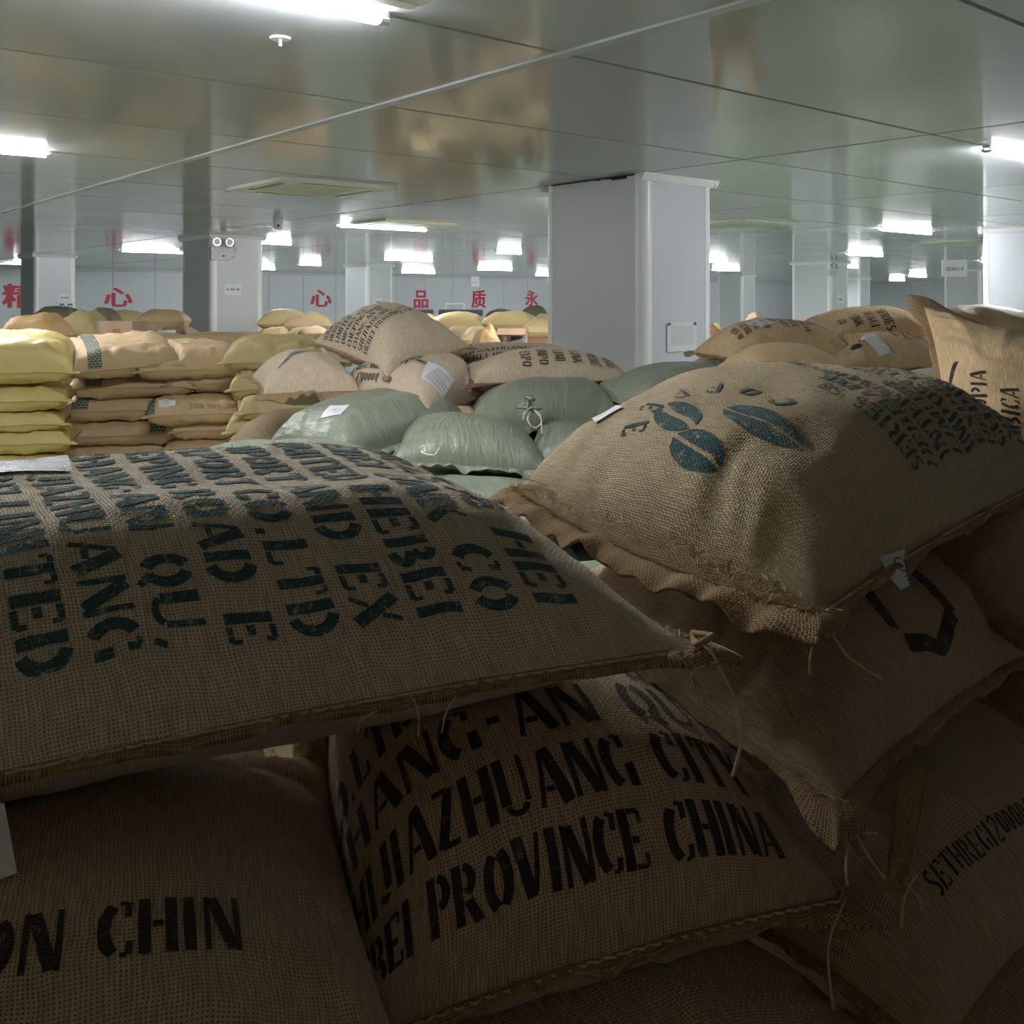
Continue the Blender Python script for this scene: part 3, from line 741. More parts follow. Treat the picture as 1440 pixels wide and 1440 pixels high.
# ------------------------------------------------------------------ cassette air conditioners
def cassette(a0, b0, s=.96, lab='', gm='ac'):
    r = empty('ceiling_air_unit', ab(a0, b0, CZ), lab, 'air conditioner', 'square air units on the ceiling', rz=ROT)
    fr = MB(); d = .028; o = .0; i = .2
    # panel frame: outer border, sloped, with four long slots and a centre grille
    z0, z1 = -d, -.001
    fr.prism([(0, z1), (.02, z0), (.075, z0), (.075, z1)], 0, s)
    fr.prism([(s, z1), (s-.02, z0), (s-.075, z0), (s-.075, z1)], 0, s)
    fr.box(0, .075, .02, s-.02, z0+.001, z1); fr.box(s-.075, s, .02, s-.02, z0+.001, z1)
    for x0 in (.075, s-.21):
        for y0 in (.075, s-.21): fr.box(x0, x0+.135, y0, y0+.135, z0+.001, z1)
    fr.box(.14, .21, .21, s-.21, z0+.001, z1); fr.box(s-.21, s-.14, .21, s-.21, z0+.001, z1)
    fr.box(.21, s-.21, .14, .21, z0+.001, z1); fr.box(.21, s-.21, s-.21, s-.14, z0+.001, z1)
    fr.go('frame', M['ac'], r)
    for (x0, x1, y0, y1) in ((.075, .14, .21, s-.21), (s-.14, s-.075, .21, s-.21), (.21, s-.21, .075, .14), (.21, s-.21, s-.14, s-.075)):
        MB().box(x0, x1, y0, y1, -.008, -.002).go('air_slot', M['ac_dark'], r)
    g = MB().box(.21, s-.21, .21, s-.21, -.015, -.002)
    n = 26
    for k in range(n):
        x = .215+(s-.43)*k/n; g.box(x, x+.008, .215, s-.215, -.027, -.014)
    g.go('grille', M[gm], r)
cassette(1.47, .67, lab='square air unit at the top edge beside the nearest tube light, dark grille', gm='blue')
cassette(6.33, 3.2, lab='square air unit on the ceiling left of the near column, before the camera dome')
cassette(8.9, 5.7, lab='square air unit partly behind the tube light left of the near column')
cassette(6.4, 8.57, lab='square air unit just right of the near column top')
cassette(16.4, 6.4, .96, lab='distant square air unit between the second column and the far wall')
cassette(13.6, 1.9, .96, lab='distant square air unit at the left edge of the photo')
cassette(6.4, 13.9, .96, lab='square air unit near the hanging sign on the right')
def linear(a0, b0, lb, la, lab):
    r = empty('ceiling_duct_slot', ab(a0, b0, CZ), lab, 'vent', rz=ROT)
    MB().box(0, lb, 0, la, -.05, -.001).go('casing', M['ac_dark'], r); MB().box(.03, lb-.03, -.004, 0, -.045, -.008).go('louvre', M['ac'], r)
linear(22.6, 9.4, 1.2, .3, 'long dark slot on the far ceiling left of the third column')
linear(24.5, 5.2, 1.5, .3, 'long dark slot on the far ceiling above the leftmost columns')
# sprinkler rose, dome camera
def sprinkler(px, py):
    Y = F*HC/(HY-py); p = P(px, py, Y); r = empty('sprinkler', (p[0], p[1], CZ), 'small white sprinkler rose on the ceiling below the nearest tube light', 'sprinkler')
    MB().cyl((0, 0, -.006), .032, .006, 20, r2=.036).go('rose', M['trim'], r); MB().cyl((0, 0, -.03), .008, .024, 8).go('nozzle', M['chrome'], r)
sprinkler(394, 53)
p = P(391, 309, F*HC/(HY-309.)); r = empty('dome_camera', (p[0], p[1], CZ), 'white security camera hanging from the ceiling beside the second column', 'camera', rz=.3)
MB().cyl((0, 0, -.035), .052, .035, 20).go('mount', M['lamp_body'], r)
MB().cyl((0, 0, -.105), .036, .07, 20, r2=.05).go('housing', M['lamp_body'], r)
MB().cyl((0, -.047, -.066), .014, .012, 12, axis='y').go('lens', M['black'], r)

# ------------------------------------------------------------------ things on the columns and walls
def on_face(px, py, a_plane=None, b_plane=None):
    """the point of a vertical plane of the hall seen at a pixel, as (a, b, z)"""
    d = np.array([(px-720)/F, 1.0, -(py-HY)/F])
    da, db = d[:2]@AX, d[:2]@BX
    t = a_plane/da if a_plane is not None else b_plane/db
    return da*t, db*t, ZC+d[2]*t
def sheet_on(px0, py0, px1, py1, plane, val, name, label, cat, lines=3, textm='print_grey', parts=True, lift=.004):
    kw = {plane: val}
    a0, b0, z0 = on_face(px0, py1, **kw); a1, b1, z1 = on_face(px1, py0, **kw)
    wd = abs(b1-b0) if plane == 'a_plane' else abs(a1-a0); ht = abs(z1-z0)
    if plane == 'a_plane': r = empty(name, ab(val-lift, min(b0, b1), min(z0, z1)), label, cat, rz=ROT)
    else: r = empty(name, ab(max(a0, a1), val-lift, min(z0, z1)), label, cat, rz=ROT-math.pi/2)
    MB().box(0, wd, -.0015, .0015, 0, ht).go('sheet', M['white_paper'], r)
    return r, wd, ht
def rows_of_print(r, wd, ht, rowspec, m='print_grey'):
    mb = MB()
    for (x0, x1, y, h) in rowspec:
        x = x0*wd
        while x < x1*wd:
            l = random.uniform(.03, .09)*wd; mb.box(x, min(x+l, x1*wd), -.0025, -.0015, y*ht, (y+h)*ht); x += l+.02*wd
    mb.go('print', M[m], r)
def sign_text(txt, h, m, parent, x, z, y=-.003, cx=True, bold=0):
    cu = bpy.data.curves.new('lettering', 'FONT'); cu.body = txt; cu.size = h; cu.align_x = 'CENTER' if cx else 'LEFT'; cu.extrude = .0008; cu.offset = bold; cu.resolution_u = 3
    o = bpy.data.objects.new('lettering', cu); me = bpy.data.meshes.new_from_object(o.evaluated_get(bpy.context.evaluated_depsgraph_get()) if False else o)
    bpy.data.objects.remove(o); me.materials.clear(); me.materials.append(m)
    o = bpy.data.objects.new('lettering', me); C.objects.link(o); o.parent = parent; o.location = (x, y, z); o.rotation_euler = (math.pi/2, 0, 0); return o
# near column: note pinned by green magnets (right face of column A: a = 4.61)
r, wd, ht = sheet_on(937, 453, 978, 495, 'a_plane', 4.61, 'pinned_note', 'white note with small print pinned low on the near column', 'note', lift=.008)
rows_of_print(r, wd, ht, [(.12, .9, .86-.045*k, .008) for k in range(15)])
for x in (.05, .93): MB().cyl((x*wd, -.012, ht*.95), .011, .01, 16, axis='y').go('magnet', M['green_magnet'], r)
# column B (12.5, 5.3)
r, wd, ht = sheet_on(315, 399, 339, 415, 'a_plane', 12.5, 'bay_label', 'white label sheet on the column with the twin emergency lamps', 'label', lift=.008)
rows_of_print(r, wd, ht, [(.15, .25, .42, .16), (.35, .6, .42, .16), (.7, .9, .42, .16)])
r, wd, ht = sheet_on(82, 413, 98.5, 424, 'a_plane', 19.9, 'bay_label', 'small white label above two paper pouches on the leftmost column', 'label', lift=.008)
rows_of_print(r, wd, ht, [(.2, .4, .4, .18), (.5, .85, .4, .18)])
for px, lb in ((82, 'left'), (93.5, 'right')):
    r, wd, ht = sheet_on(px, 424.5, px+9.5, 441, 'a_plane', 19.9, 'paper_pouch', f'{lb} one of two paper pouches on the leftmost column', 'pouch', lift=.012)
    MB().box(wd*.15, wd*.85, -.006, -.002, ht*.1, ht*.86).go('slip', M['print_grey'], r); MB().box(wd*.22, wd*.78, -.008, -.006, ht*.14, ht*.68).go('paper', M['white_paper'], r)
r, wd, ht = sheet_on(525.5, 419, 537, 430, 'a_plane', 20.2, 'bay_label', 'tiny white label on the column left of the crossing red characters', 'label', lift=.008)
rows_of_print(r, wd, ht, [(.2, .85, .4, .18)])
r, wd, ht = sheet_on(1176.5, 415, 1186, 427, 'a_plane', 12.3, 'bay_label', 'small white label on the column right of centre below its emergency lamps', 'label', lift=.008)
rows_of_print(r, wd, ht, [(.25, .75, .4, .18)])
# twin emergency lamps
def emergency(px, py, val, sc_, label):
    a, b, z = on_face(px, py, a_plane=val); r = empty('emergency_light', ab(val-.008, b, z), label, 'emergency light', rz=ROT); s = sc_
    MB().box(-.02*s, .26*s, -.07*s, 0, -.16*s, 0).go('battery_box', M['lamp_body'], r)
    MB().box(.13*s, .16*s, -.073*s, -.07*s, -.12*s, -.1*s).go('indicator', M['black'], r)
    for x in (.035*s, .21*s):
        MB().cyl((x, -.12*s, .07*s), .055*s, .06*s, 20, axis='y', r2=.035*s).go('lamp_head', M['chrome'], r)
        MB().cyl((x, -.124*s, .07*s), .042*s, .006*s, 16, axis='y').go('lens', M['white_paper'], r)
        MB().cyl((x, -.07*s, -.01*s), .012*s, .06*s, 8).go('neck', M['lamp_body'], r)
    MB().box(.27*s, .36*s, -.02*s, 0, .01*s, .1*s).go('socket', M['lamp_body'], r); MB().box(.275*s, .31*s, -.04*s, -.02*s, .045*s, .08*s).go('plug', M['black'], r)
    mb = MB(); mb.tube([(.29*s, -.03*s, .05*s), (.34*s, -.02*s, -.02*s), (.32*s, -.01*s, -.12*s), (.26*s, -.02*s, -.15*s)], .004*s, 5); mb.go('cable', M['black'], r)
emergency(296, 348, 12.5, 1.0, 'twin-head emergency lamp high on the column left of the near column')
emergency(1164, 378, 12.3, 1.0, 'twin-head emergency lamp high on the column right of centre')
# red characters on the back wall
def wall_char(ch, px, py, hpx, label, wide=1.0):
    a, b, z = on_face(px, py, a_plane=A1-.012); d = ab(a, b, z).y
    h = hpx*d/F; r = empty('wall_character', ab(a-.004, b, z), label, 'sign', 'red characters on the back wall', rz=ROT)
    o = sign_text(ch, 1.0, M['red_paint'], r, 0, 0, bold=.006)
    me = o.data; v0 = [tuple(v.co) for v in me.vertices]; f0 = [tuple(p.vertices) for p in me.polygons]; vs_ = []; fs_ = []
    for q, (dx, dy) in enumerate(((0, 0), (.028, 0), (-.028, 0), (0, .014), (0, -.014), (.02, .012), (-.02, -.012))):   # bold strokes
        k = len(vs_); vs_ += [(x+dx, y+dy, z+.0004*q) for x, y, z in v0]; fs_ += [tuple(i+k for i in f) for f in f0]
    me2 = bpy.data.meshes.new('glyph'); me2.from_pydata(vs_, [], fs_); me2.materials.append(M['red_paint']); o.data = me2
    vs = np.array([v.co for v in o.data.vertices]); mn, mx = vs.min(0), vs.max(0); s = h/(mx[1]-mn[1])
    o.scale = (s*wide, s, 1); o.location = (-(mn[0]+mx[0])/2*s*wide, 0, -(mn[1]+mx[1])/2*s)
    o.name = 'glyph'; return o
wall_char('精', 27, 416, 34, 'red Chinese character at the left edge, partly behind the leftmost column', 1.25)
wall_char('心', 166.5, 418, 27, 'red heart character between the leftmost and the second column', 1.35)
wall_char('心', 451.5, 419.5, 24, 'red heart character right of the second column, above the pile', 1.3)
wall_char('品', 592, 421, 25.5, 'red character of three boxes, left of the white wall frame', 1.0)
wall_char('质', 673, 420.5, 25.5, 'red character right of the white wall frame, under the small sign', 1.0)
wall_char('永', 747.5, 419.5, 22, 'red character nearest to the near column', 1.05)
# white frame on the back wall
a, b, z0 = on_face(625, 440, a_plane=A1-.012); a, b2, z1 = on_face(653, 426, a_plane=A1-.012)
r = empty('wall_frame', ab(A1-.03, b, z0), 'empty white rectangular frame on the back wall behind the pile', 'frame', rz=ROT); wf, hf = b2-b, z1-z0
mb = MB().box(0, wf, -.01, .01, hf-.05, hf).box(0, .06, -.01, .01, -.3, hf-.05).box(wf-.06, wf, -.01, .01, -.3, hf-.05); mb.go('border', M['trim'], r)
# hanging signs
def hanging(px0, py0, px1, py1, Y, label, txt, sub=None):
    p0, p1 = P(px0, py1, Y), P(px1, py0, Y); r = empty('hanging_sign', (p0[0], Y, p0[2]), label, 'sign', 'white signs hanging from the ceiling')
    wd, ht = p1[0]-p0[0], p1[2]-p0[2]
    MB().box(0, wd, -.003, .003, 0, ht).go('board', M['white_paper'], r)
    for x in (.1, .9): MB().tube([(x*wd, 0, ht), (x*wd, 0, CZ-p0[2])], .0012, 5).go('string', M['thread'], r)
    t = sign_text(txt, 1, M['print_dark'], r, wd/2, ht*.36, y=-.004)
    vs = np.array([v.co for v in t.data.vertices]); s = wd*.66/(vs[:, 0].max()-vs[:, 0].min()); t.scale = (s, s, 1)
hanging(1324.5, 365.5, 1360, 389, 11.5, 'white sign reading SDKH 4 hanging at the right', 'SDKH 4')
hanging(662.5, 389, 674, 403, 19.0, 'small white sign hanging above the red characters', 'SDKH 3')

# ------------------------------------------------------------------ sacks in the foreground
def rel(x, y, h): return np.array([x, y, ZC-h])
LN1 = ["SERIES 58 HEI", "HEBEI LINK CO", "LIMITED HEBEI", "IMPORT AND EX", "EXPORT CO.LTD", "HEPING ROAD E", "CHANG-AN QU,", "SHIJIAZHUANG", "HEBEI LIMITED", "HEBEI PROVIN"]
LN = ["SERIES", "HEBEI L", "LIMITED", "IMPORT &", "EXPORT CO.", "HEPING ROAD", "CHANG-AN QU,", "SHIJIAZHUANG CITY", "HEBEI PROVINCE CHINA"]

def build():
  global S1, S4, S5, G1, G2, G3
  o = sack('s1', 'large jute sack filling the left foreground, teal lettering, silver film on top',
           [rel(-.727, .70, .425), rel(.191, 1.0, .352), rel(-.14, 1.50, .315), rel(-1.10, 1.22, .35)], .155, .12, 'jute', res=(150, 110),
           hemk=dict(w=.012, ear=.035, wave=.004), pull=.035, lump=.010, wr=.004, seed=2, p=4.6, q=.5, vf=lambda v: np.clip(1-(1-np.clip(v/.36, 0, 1))**1.7, 0, 1)*np.clip(1-np.clip((v-.72)/.28, 0, 1)**2.6, 0, 1)**.5)
  add_stitch(o, M['twine'], o.root)
  g = text_block(LN1, o.U[-1]-.20, .54, .043, .0585, -90, step=.007, wt=1.35, fit=.47)
  add_print(o, g, M['ink_teal'], o.root)
  add_fibres(o, o.root, 9000)
  S1 = o
  # ------------------------------------------------------------------ S2
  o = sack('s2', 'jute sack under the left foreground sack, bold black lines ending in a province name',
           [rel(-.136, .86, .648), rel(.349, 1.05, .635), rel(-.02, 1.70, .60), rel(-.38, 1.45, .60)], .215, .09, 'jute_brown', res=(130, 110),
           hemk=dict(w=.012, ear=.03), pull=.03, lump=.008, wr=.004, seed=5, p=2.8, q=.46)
  add_stitch(o, M['twine'], o.root)
  g = text_block([('CO.LTD.CHEPING RO', .055)]+LN[-3:], .055, .08+.074*3, .056, .074, -1, step=.008, wt=1.15, fit=.49)
  add_print(o, g, M['ink_black'], o.root)
  # S3
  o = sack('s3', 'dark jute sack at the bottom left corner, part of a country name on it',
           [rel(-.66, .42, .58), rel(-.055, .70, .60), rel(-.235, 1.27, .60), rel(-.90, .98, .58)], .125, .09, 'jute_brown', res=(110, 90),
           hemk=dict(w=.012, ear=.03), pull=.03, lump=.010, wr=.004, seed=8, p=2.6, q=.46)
  g = text_block(["ORGANIZATION CHIN", "REG.NO. 5830"], .11, .175, .055, .09, 0, step=.008, wx=.8)
  add_print(o, g, M['ink_black'], o.root)
  # S7
  o = sack('s7', 'jute sack lowest in the pile at the bottom edge, ends of a lettering line showing',
           [rel(-.10, .76, .80), rel(.435, 1.02, .80), rel(-.05, 1.65, .80), rel(-.6, 1.4, .80)], .13, .09, 'jute_brown', res=(70, 60),
           hemk=dict(w=.012, ear=.03), pull=.03, seed=9)
  g = text_block(["HEBEI PROVINCE CH"], .05, .40, .05, .064, 0, step=.01, wx=.95)
  add_print(o, g, M['ink_black'], o.root)
  # S4
  def w4(G): return G
  o = sack('s4', 'large jute sack at right with three teal coffee beans printed near its sewn mouth',
           [rel(.320, 1.03, .325), rel(.93, 1.70, .305), rel(.60, 2.17, .30), rel(.005, 1.50, .285)], .205, .06, 'jute_gold', res=(160, 120),
           hemk=dict(w=.012, ear=.03, wave=.008, lip={'u0': .030}), pull=.03, lump=.013, wr=.009, wrk=45, seed=11, p=2.9, q=.5,
           mids={'u0': (-.02, -.02, -.015), 'v0': (.01, -.01, .0)})
  add_stitch(o, M['twine'], o.root)
  S4 = o
  U, Vv = o.U[-1], o.V[-1]
  g = text_block(["SERIES 58", "HEBEI LINK", "INTERNATIONAL", "LIMITED", "IMPORT AND", "EXPORT CO.LTD", "HEPING ROAD", "CHANG-AN QU,", "SHIJIAZHUANG CITY", "HEBEI PROVINCE"], .47, .10, .038, .050, 90, step=.007, wx=.95)
  add_print(o, g, M['ink_teal'], o.root)
  b = ellipse_halves(.215, .40, .050, .033, 62, .012, wav=.12)+ellipse_halves(.25, .275, .068, .036, 82, .006, wav=.05)+ellipse_halves(.155, .325, .048, .032, 72, .007, wav=.04)
  add_print(o, b, M['ink_teal'], o.root, name='coffee_bean_logo')
  arcw = []
  for k, ch in enumerate("COFFEE"):
      st, adv = text_strokes(ch, .042); an = math.radians(-28+k*27); cx, cy = .22+.135*math.cos(an), .335+.15*math.sin(an)
      rt = (-math.sin(an), math.cos(an)); up = (-math.cos(an), -math.sin(an))
      for pts, wd in st: arcw.append([[np.array([cx+rt[0]*p[0]+up[0]*p[1], cy+rt[1]*p[0]+up[1]*p[1]]) for p in r] for r in ribbon(pts, wd, .008)])
  add_print(o, arcw, M['ink_teal'], o.root, name='arched_print')
  add_fibres(o, o.root, 7000)
  # S5
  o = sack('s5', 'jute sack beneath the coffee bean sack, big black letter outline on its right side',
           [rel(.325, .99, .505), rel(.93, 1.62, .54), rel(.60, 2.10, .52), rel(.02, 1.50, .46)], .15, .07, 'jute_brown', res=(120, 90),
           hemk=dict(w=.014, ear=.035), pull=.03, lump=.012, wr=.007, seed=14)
  S5 = o
  def poly(pts, wd): return ribbon(pts, wd, .012)
  big = [poly([(.50, .22), (.50, .10)], .026), poly([(.50, .10), (.42, .07), (.35, .10)], .024), poly([(.34, .12), (.36, .19)], .024), poly([(.37, .20), (.48, .24)], .022)]
  big += [poly([(.30+.14*math.sin(t_), .33+.14*math.cos(t_)) for t_ in np.linspace(-.3, 1.9, 12)], .024)]
  add_print(o, big, M['ink_black'], o.root, name='circular_mark')
  # S6, S8, S9 and a deeper one
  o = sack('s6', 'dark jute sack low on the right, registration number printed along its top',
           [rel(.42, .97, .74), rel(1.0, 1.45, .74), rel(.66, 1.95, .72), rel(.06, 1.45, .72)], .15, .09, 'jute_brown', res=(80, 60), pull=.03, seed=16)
  g = text_block(["SETHREG1200004"], .17, .11, .028, .05, -4, step=.01); add_print(o, g, M['ink_black'], o.root)
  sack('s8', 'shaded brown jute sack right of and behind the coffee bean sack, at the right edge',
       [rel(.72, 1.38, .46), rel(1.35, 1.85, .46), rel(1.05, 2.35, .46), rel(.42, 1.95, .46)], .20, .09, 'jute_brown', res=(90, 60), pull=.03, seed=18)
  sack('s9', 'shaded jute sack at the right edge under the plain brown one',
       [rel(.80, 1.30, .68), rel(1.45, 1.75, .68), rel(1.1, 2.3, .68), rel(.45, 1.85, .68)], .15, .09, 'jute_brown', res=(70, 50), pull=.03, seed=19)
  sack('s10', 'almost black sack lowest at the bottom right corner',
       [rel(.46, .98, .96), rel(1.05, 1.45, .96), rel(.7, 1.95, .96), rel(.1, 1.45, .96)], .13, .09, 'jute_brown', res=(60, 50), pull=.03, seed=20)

  # ------------------------------------------------------------------ upright big sack at the right edge
  o = sack('r5', 'jute sack standing on its side at the right edge, pinched ear pointing left',
           [P(1322, 640, 2.35), P(1640, 700, 2.1), P(1640, 530, 2.4), P(1298, 430, 2.62)], .17, .05, 'jute_far_lit', res=(90, 70),
           hemk=dict(w=.016, ear=.045), pull=.05, seed=23, nrm=(-.45, -.80, .40), wr=.012, lump=.02)
  g = text_block(["COFFEE", "SETHIOPIA", "ARABICA", "HEBEI"], .12, .02, .040, .07, 90, step=.012); add_print(o, g, M['ink_black'], o.root)

  if o.root is not None:
      pu, pv = fuv(o, 1332, 545); add_print(o, [[[np.array([pu+.05-.05*math.cos(t)+w_*math.sin(t+.4), pv-.06+.13*math.sin(t*.9)]) for w_ in (0, .016)] for t in np.linspace(0, 1.4, 12)]], M['ink_black'], o.root, name='curved_print')
  # ------------------------------------------------------------------ middle group
  near = P(545, 530, 4.25); right = P(660, 488, 4.75); left = P(441, 482, 4.95)
  o = sack('m1', 'jute sack on top of the middle pile covered in eight lines of dark lettering', [near, right, right+left-near, left], .19, .09, 'jute_grey', res=(100, 90),
           hemk=dict(w=.014, ear=.02), pull=.05, seed=26, nrm=(0, -.15, 1))
  g = text_block(["SERIES 58", "HEBEI CO", "LIMITED", "IMPORT EX", "CHEPING ROAD", "CHANG-AN QU,", "SHIJIAZHUANG CITY", "HEBEI PROVINCE CH"], .04, o.V[-1]-.20, .042, .060, 0, step=.02, wx=.9)
  add_print(o, g, M['ink_black'], o.root, eps=.003)
  def S(key, label, mk, px, py, Y, L, W, T, B, yaw, pitch=0, roll=0, res=(44, 34), **kw):
      c = P(px, py, Y); return sack(key, label, corners(c, L, W, yaw, pitch, roll), T, B, mk, res=res, **kw)
  o = S('m2', 'jute sack under the left end of the lettered top sack, blue swoosh and ragged mouth', 'jute_grey', 428, 540, 4.5, .42, .52, .15, .09, 20, 0, 4, seed=27, hemk=dict(w=.014, ear=.04, lip={'v0': .05}, wave=.012), pull=.04)
  sw = [[[np.array([.14+.22*t, .16+.25*t-.10*t*t+k*.012*(1-abs(2*t-1))]) for k in (-1, 1)] for t in np.linspace(0, 1, 14)]]
  sw += [[[np.array([.14+.10*t, .16+.14*t+k*.006]) for k in (-1, 1)] for t in np.linspace(0, 1, 8)]]
  add_print(o, sw, M['ink_teal'], o.root, eps=.003, name='swoosh_mark')
  Lq, Nq, Rq = P(462, 557, 4.45), P(602, 592, 4.0), P(700, 549, 4.7)
  o = sack('m3', 'jute sack with a white printed sheet and registration lettering, under the lettered top sack', [Lq, Nq, Rq, Lq+Rq-Nq], .195, .08, 'jute_grey', res=(80, 70), hem='hem_red', hemk=dict(w=.014, ear=.05), pull=.04, seed=28, nrm=(0, -.25, 1), p=3.2)
  g = text_block(["ORGANIZATION CHINA", "CHINA REG.NO.", "SETHREG1200004"], .08, .22, .046, .072, 4, step=.02, wx=.75)+text_block(["30 KG", "REG120014"], .42, .36, .040, .062, 4, step=.02, wx=.7)
  add_print(o, g, M['ink_black'], o.root, eps=.003)
  pu, pv = fuv(o, 592, 533); add_patch(o, pu, pv, .16, .17, 20, M['white_paper'], o.root, name='printed_sheet')
  g = []
  for k in range(9): g += [ribbon([(pu+.01, pv+.02+.016*k), (pu+random.uniform(.08, .12), pv+.04+.016*k)], .004, .02)]
  add_print(o, g, M['print_grey'], o.root, eps=.0045, name='small_print')
  pu, pv = fuv(o, 652, 542); add_patch(o, pu, pv, .06, .06, 40, M['white_paper'], o.root, name='torn_label')
  o = S('m5', 'jute sack half hidden behind the printed sheet sack, lettered side towards the near column', 'jute_grey', 728, 517, 5.1, .75, .55, .13, .09, 8, 0, 0, seed=31, pull=.04)
  g = text_block(["SHIJIAZHUANG", "HEBEI PROV"], .10, .14, .045, .07, 0, step=.02); add_print(o, g, M['ink_black'], o.root, eps=.003)
  o = S('m6', 'jute sack in front of the near column left face, lettering along its crest', 'jute_grey', 765, 532, 4.55, .72, .50, .14, .09, 10, 0, 0, seed=32, pull=.04, hem='hem_red', hemk=dict(w=.014, ear=.05))
  g = text_block(["SERI", "HEBE", "LINK", "LIMI", "IMPO", "EXPO"], .64, .20, .045, .075, -90, step=.02); add_print(o, g, M['ink_black'], o.root, eps=.003)
  o = S('m7', 'pale jute sack behind the middle pile, ragged hem towards the near column', 'jute', 720, 506, 5.6, .70, .50, .10, .08, 5, seed=33, pull=.04)
  o = S('m8', 'small brown jute sack glimpsed between the green sack and the printed sheet sack', 'jute_brown', 652, 604, 4.25, .55, .5, .09, .08, 15, seed=34, pull=.04)

  # green woven plastic sacks
  def tri(near, right, left): return [near, right, right+left-near, left]
  o = sack('g1', 'grey green plastic sack with a white paper note, before the middle pile', tri(P(477, 652, 3.5), P(664, 598, 4.2), P(379, 622, 3.9)), .165, .09, 'plastic_green', res=(90, 70), seed=40, hem='plastic_green', hemk=dict(w=.028, ear=.03, wave=.012), pull=.03, name='plastic_sack', lump=.008, p=4.2, nrm=(0, -.2, 1))
  pu, pv = fuv(o, 478, 585); add_patch(o, pu, pv, .10, .10, 25, M['white_paper'], o.root, name='paper_note')
  g = text_block(["MR", "EO"], pu+.01, pv+.06, .02, .03, -10, step=.02, wt=.5); add_print(o, g, M['print_dark'], o.root, eps=.005, name='pencil_print')
  G1 = o
  gk = dict(res=(80, 60), hem='plastic_green', hemk=dict(w=.025, ear=.03, wave=.012), pull=.03, name='plastic_sack', lump=.008, p=2.6, nrm=(0, -.1, 1))
  a, b = P(655, 604, 3.85), P(915, 598, 4.1)
  o = sack('g2', 'grey green plastic sack with a tied knot, highest of the green ones', [a, b, b+(.0, .60, .02), a+(.0, .60, .02)], .17, .08, 'plastic_green', seed=42, **gk); G2 = o
  a, b = P(553, 650, 3.45), P(775, 664, 3.55)
  o = sack('g3', 'grey green plastic sack lying in front below the knotted one', [a, b, b+(-.05, .60, 0), a+(-.05, .60, 0)], .155, .07, 'plastic_green', seed=43, **gk); G3 = o
  o = S('g4', 'grey green plastic sack low at left, top of it just above the foreground sack', 'plastic_green', 395, 668, 3.35, .70, .55, .12, .09, 0, seed=44, hem='plastic_green', pull=.03, name='plastic_sack')
  o = S('g6', 'grey green plastic sack right under the knotted one', 'plastic_green', 800, 630, 4.0, .66, .55, .12, .09, -8, seed=45, hem='plastic_green', pull=.03, name='plastic_sack')
  o = S('g8', 'dark grey green plastic sack at the bottom of the green pile', 'plastic_green', 640, 722, 3.35, .80, .60, .12, .09, 6, seed=46, hem='plastic_green', pull=.03, name='plastic_sack')
  o = S('g5', 'grey green plastic sack behind the coffee bean sack at the foot of the near column', 'plastic_green', 985, 560, 4.2, .80, .60, .16, .09, 20, seed=47, hem='plastic_green', pull=.03, name='plastic_sack')
  o = S('g7', 'pale green plastic sack left of the upright jute sack', 'plastic_pale', 1345, 560, 3.2, .50, .40, .10, .09, 15, seed=48, hem=None, pull=.03, name='plastic_sack')

  # right-hand jute group behind
  o = S('r1', 'jute sack right of the near column with many lettering lines and a white scrap', 'jute_far_lit', 1088, 500, 4.5, .58, .55, .17, .08, 8, 0, 0, res=(60, 50), seed=50, pull=.04, hemk=dict(w=.014, ear=.04))
  g = text_block(["ASIA NK", "PSUANR", "LIJIANG", "LIMITED", "SERI", "EXPORT", "CENTER", "CHANGAN", "HEBEI", "CHINA", "SERIES"][::-1], .55, .30, .030, .043, -90, step=.02, wx=1.1); add_print(o, g, M['ink_black'], o.root, eps=.003)
  pu, pv = fuv(o, 1070, 462); add_patch(o, pu, pv, .09, .10, 25, M['white_paper'], o.root, name='white_scrap')
  o = S('r6', 'jute sack directly under the one right of the near column, province lettering', 'jute_far_lit', 1070, 520, 4.6, .6, .55, .10, .08, 5, seed=51, pull=.04)
  g = text_block(["PROVINCE CHINA"], .06, .12, .04, .06, 0, step=.02); add_print(o, g, M['ink_black'], o.root, eps=.003)
  o = S('r7', 'rounded golden jute sack just above the crest of the coffee bean sack', 'jute_far_lit', 1100, 530, 4.0, .45, .5, .14, .08, 5, seed=52, pull=.04)
  o = S('r2', 'jute sack with a frayed mouth at its right end, topmost of the right rear pile', 'jute_far_lit', 1222, 468, 5.1, .62, .50, .13, .10, 5, 4, 10, res=(60, 50), seed=53, pull=.04, hem='hem_red', hemk=dict(w=.014, ear=.04, lip={'u1': .03}))
  g = text_block(["SERIES", "HEBEI", "LINK", "CO"], .34, .22, .045, .07, -90, step=.02); add_print(o, g, M['ink_black'], o.root, eps=.003)
  o = S('r3', 'jute sack with small coffee bean print and a hanging white tag, right rear pile', 'jute_far_lit', 1235, 512, 4.4, .56, .55, .14, .08, 5, res=(60, 50), seed=54, pull=.04)
  b = ellipse_halves(.13, .22, .030, .022, 0, .006)+ellipse_halves(.21, .19, .038, .020, -20, .005)+ellipse_halves(.15, .15, .030, .018, 10, .005)
  add_print(o, b, M['ink_black'], o.root, eps=.003, name='coffee_bean_logo')
  pu, pv = fuv(o, 1237, 503); add_patch(o, pu, pv, .06, .15, 12, M['white_paper'], o.root, name='white_tag', curl=.01)
  g = text_block(["HEBEI CO", "LINK LTD", "LIMITED", "IMPORT", "EXPORT", "ROAD"], .52, .26, .025, .036, -90, step=.02); add_print(o, g, M['ink_black'], o.root, eps=.003)
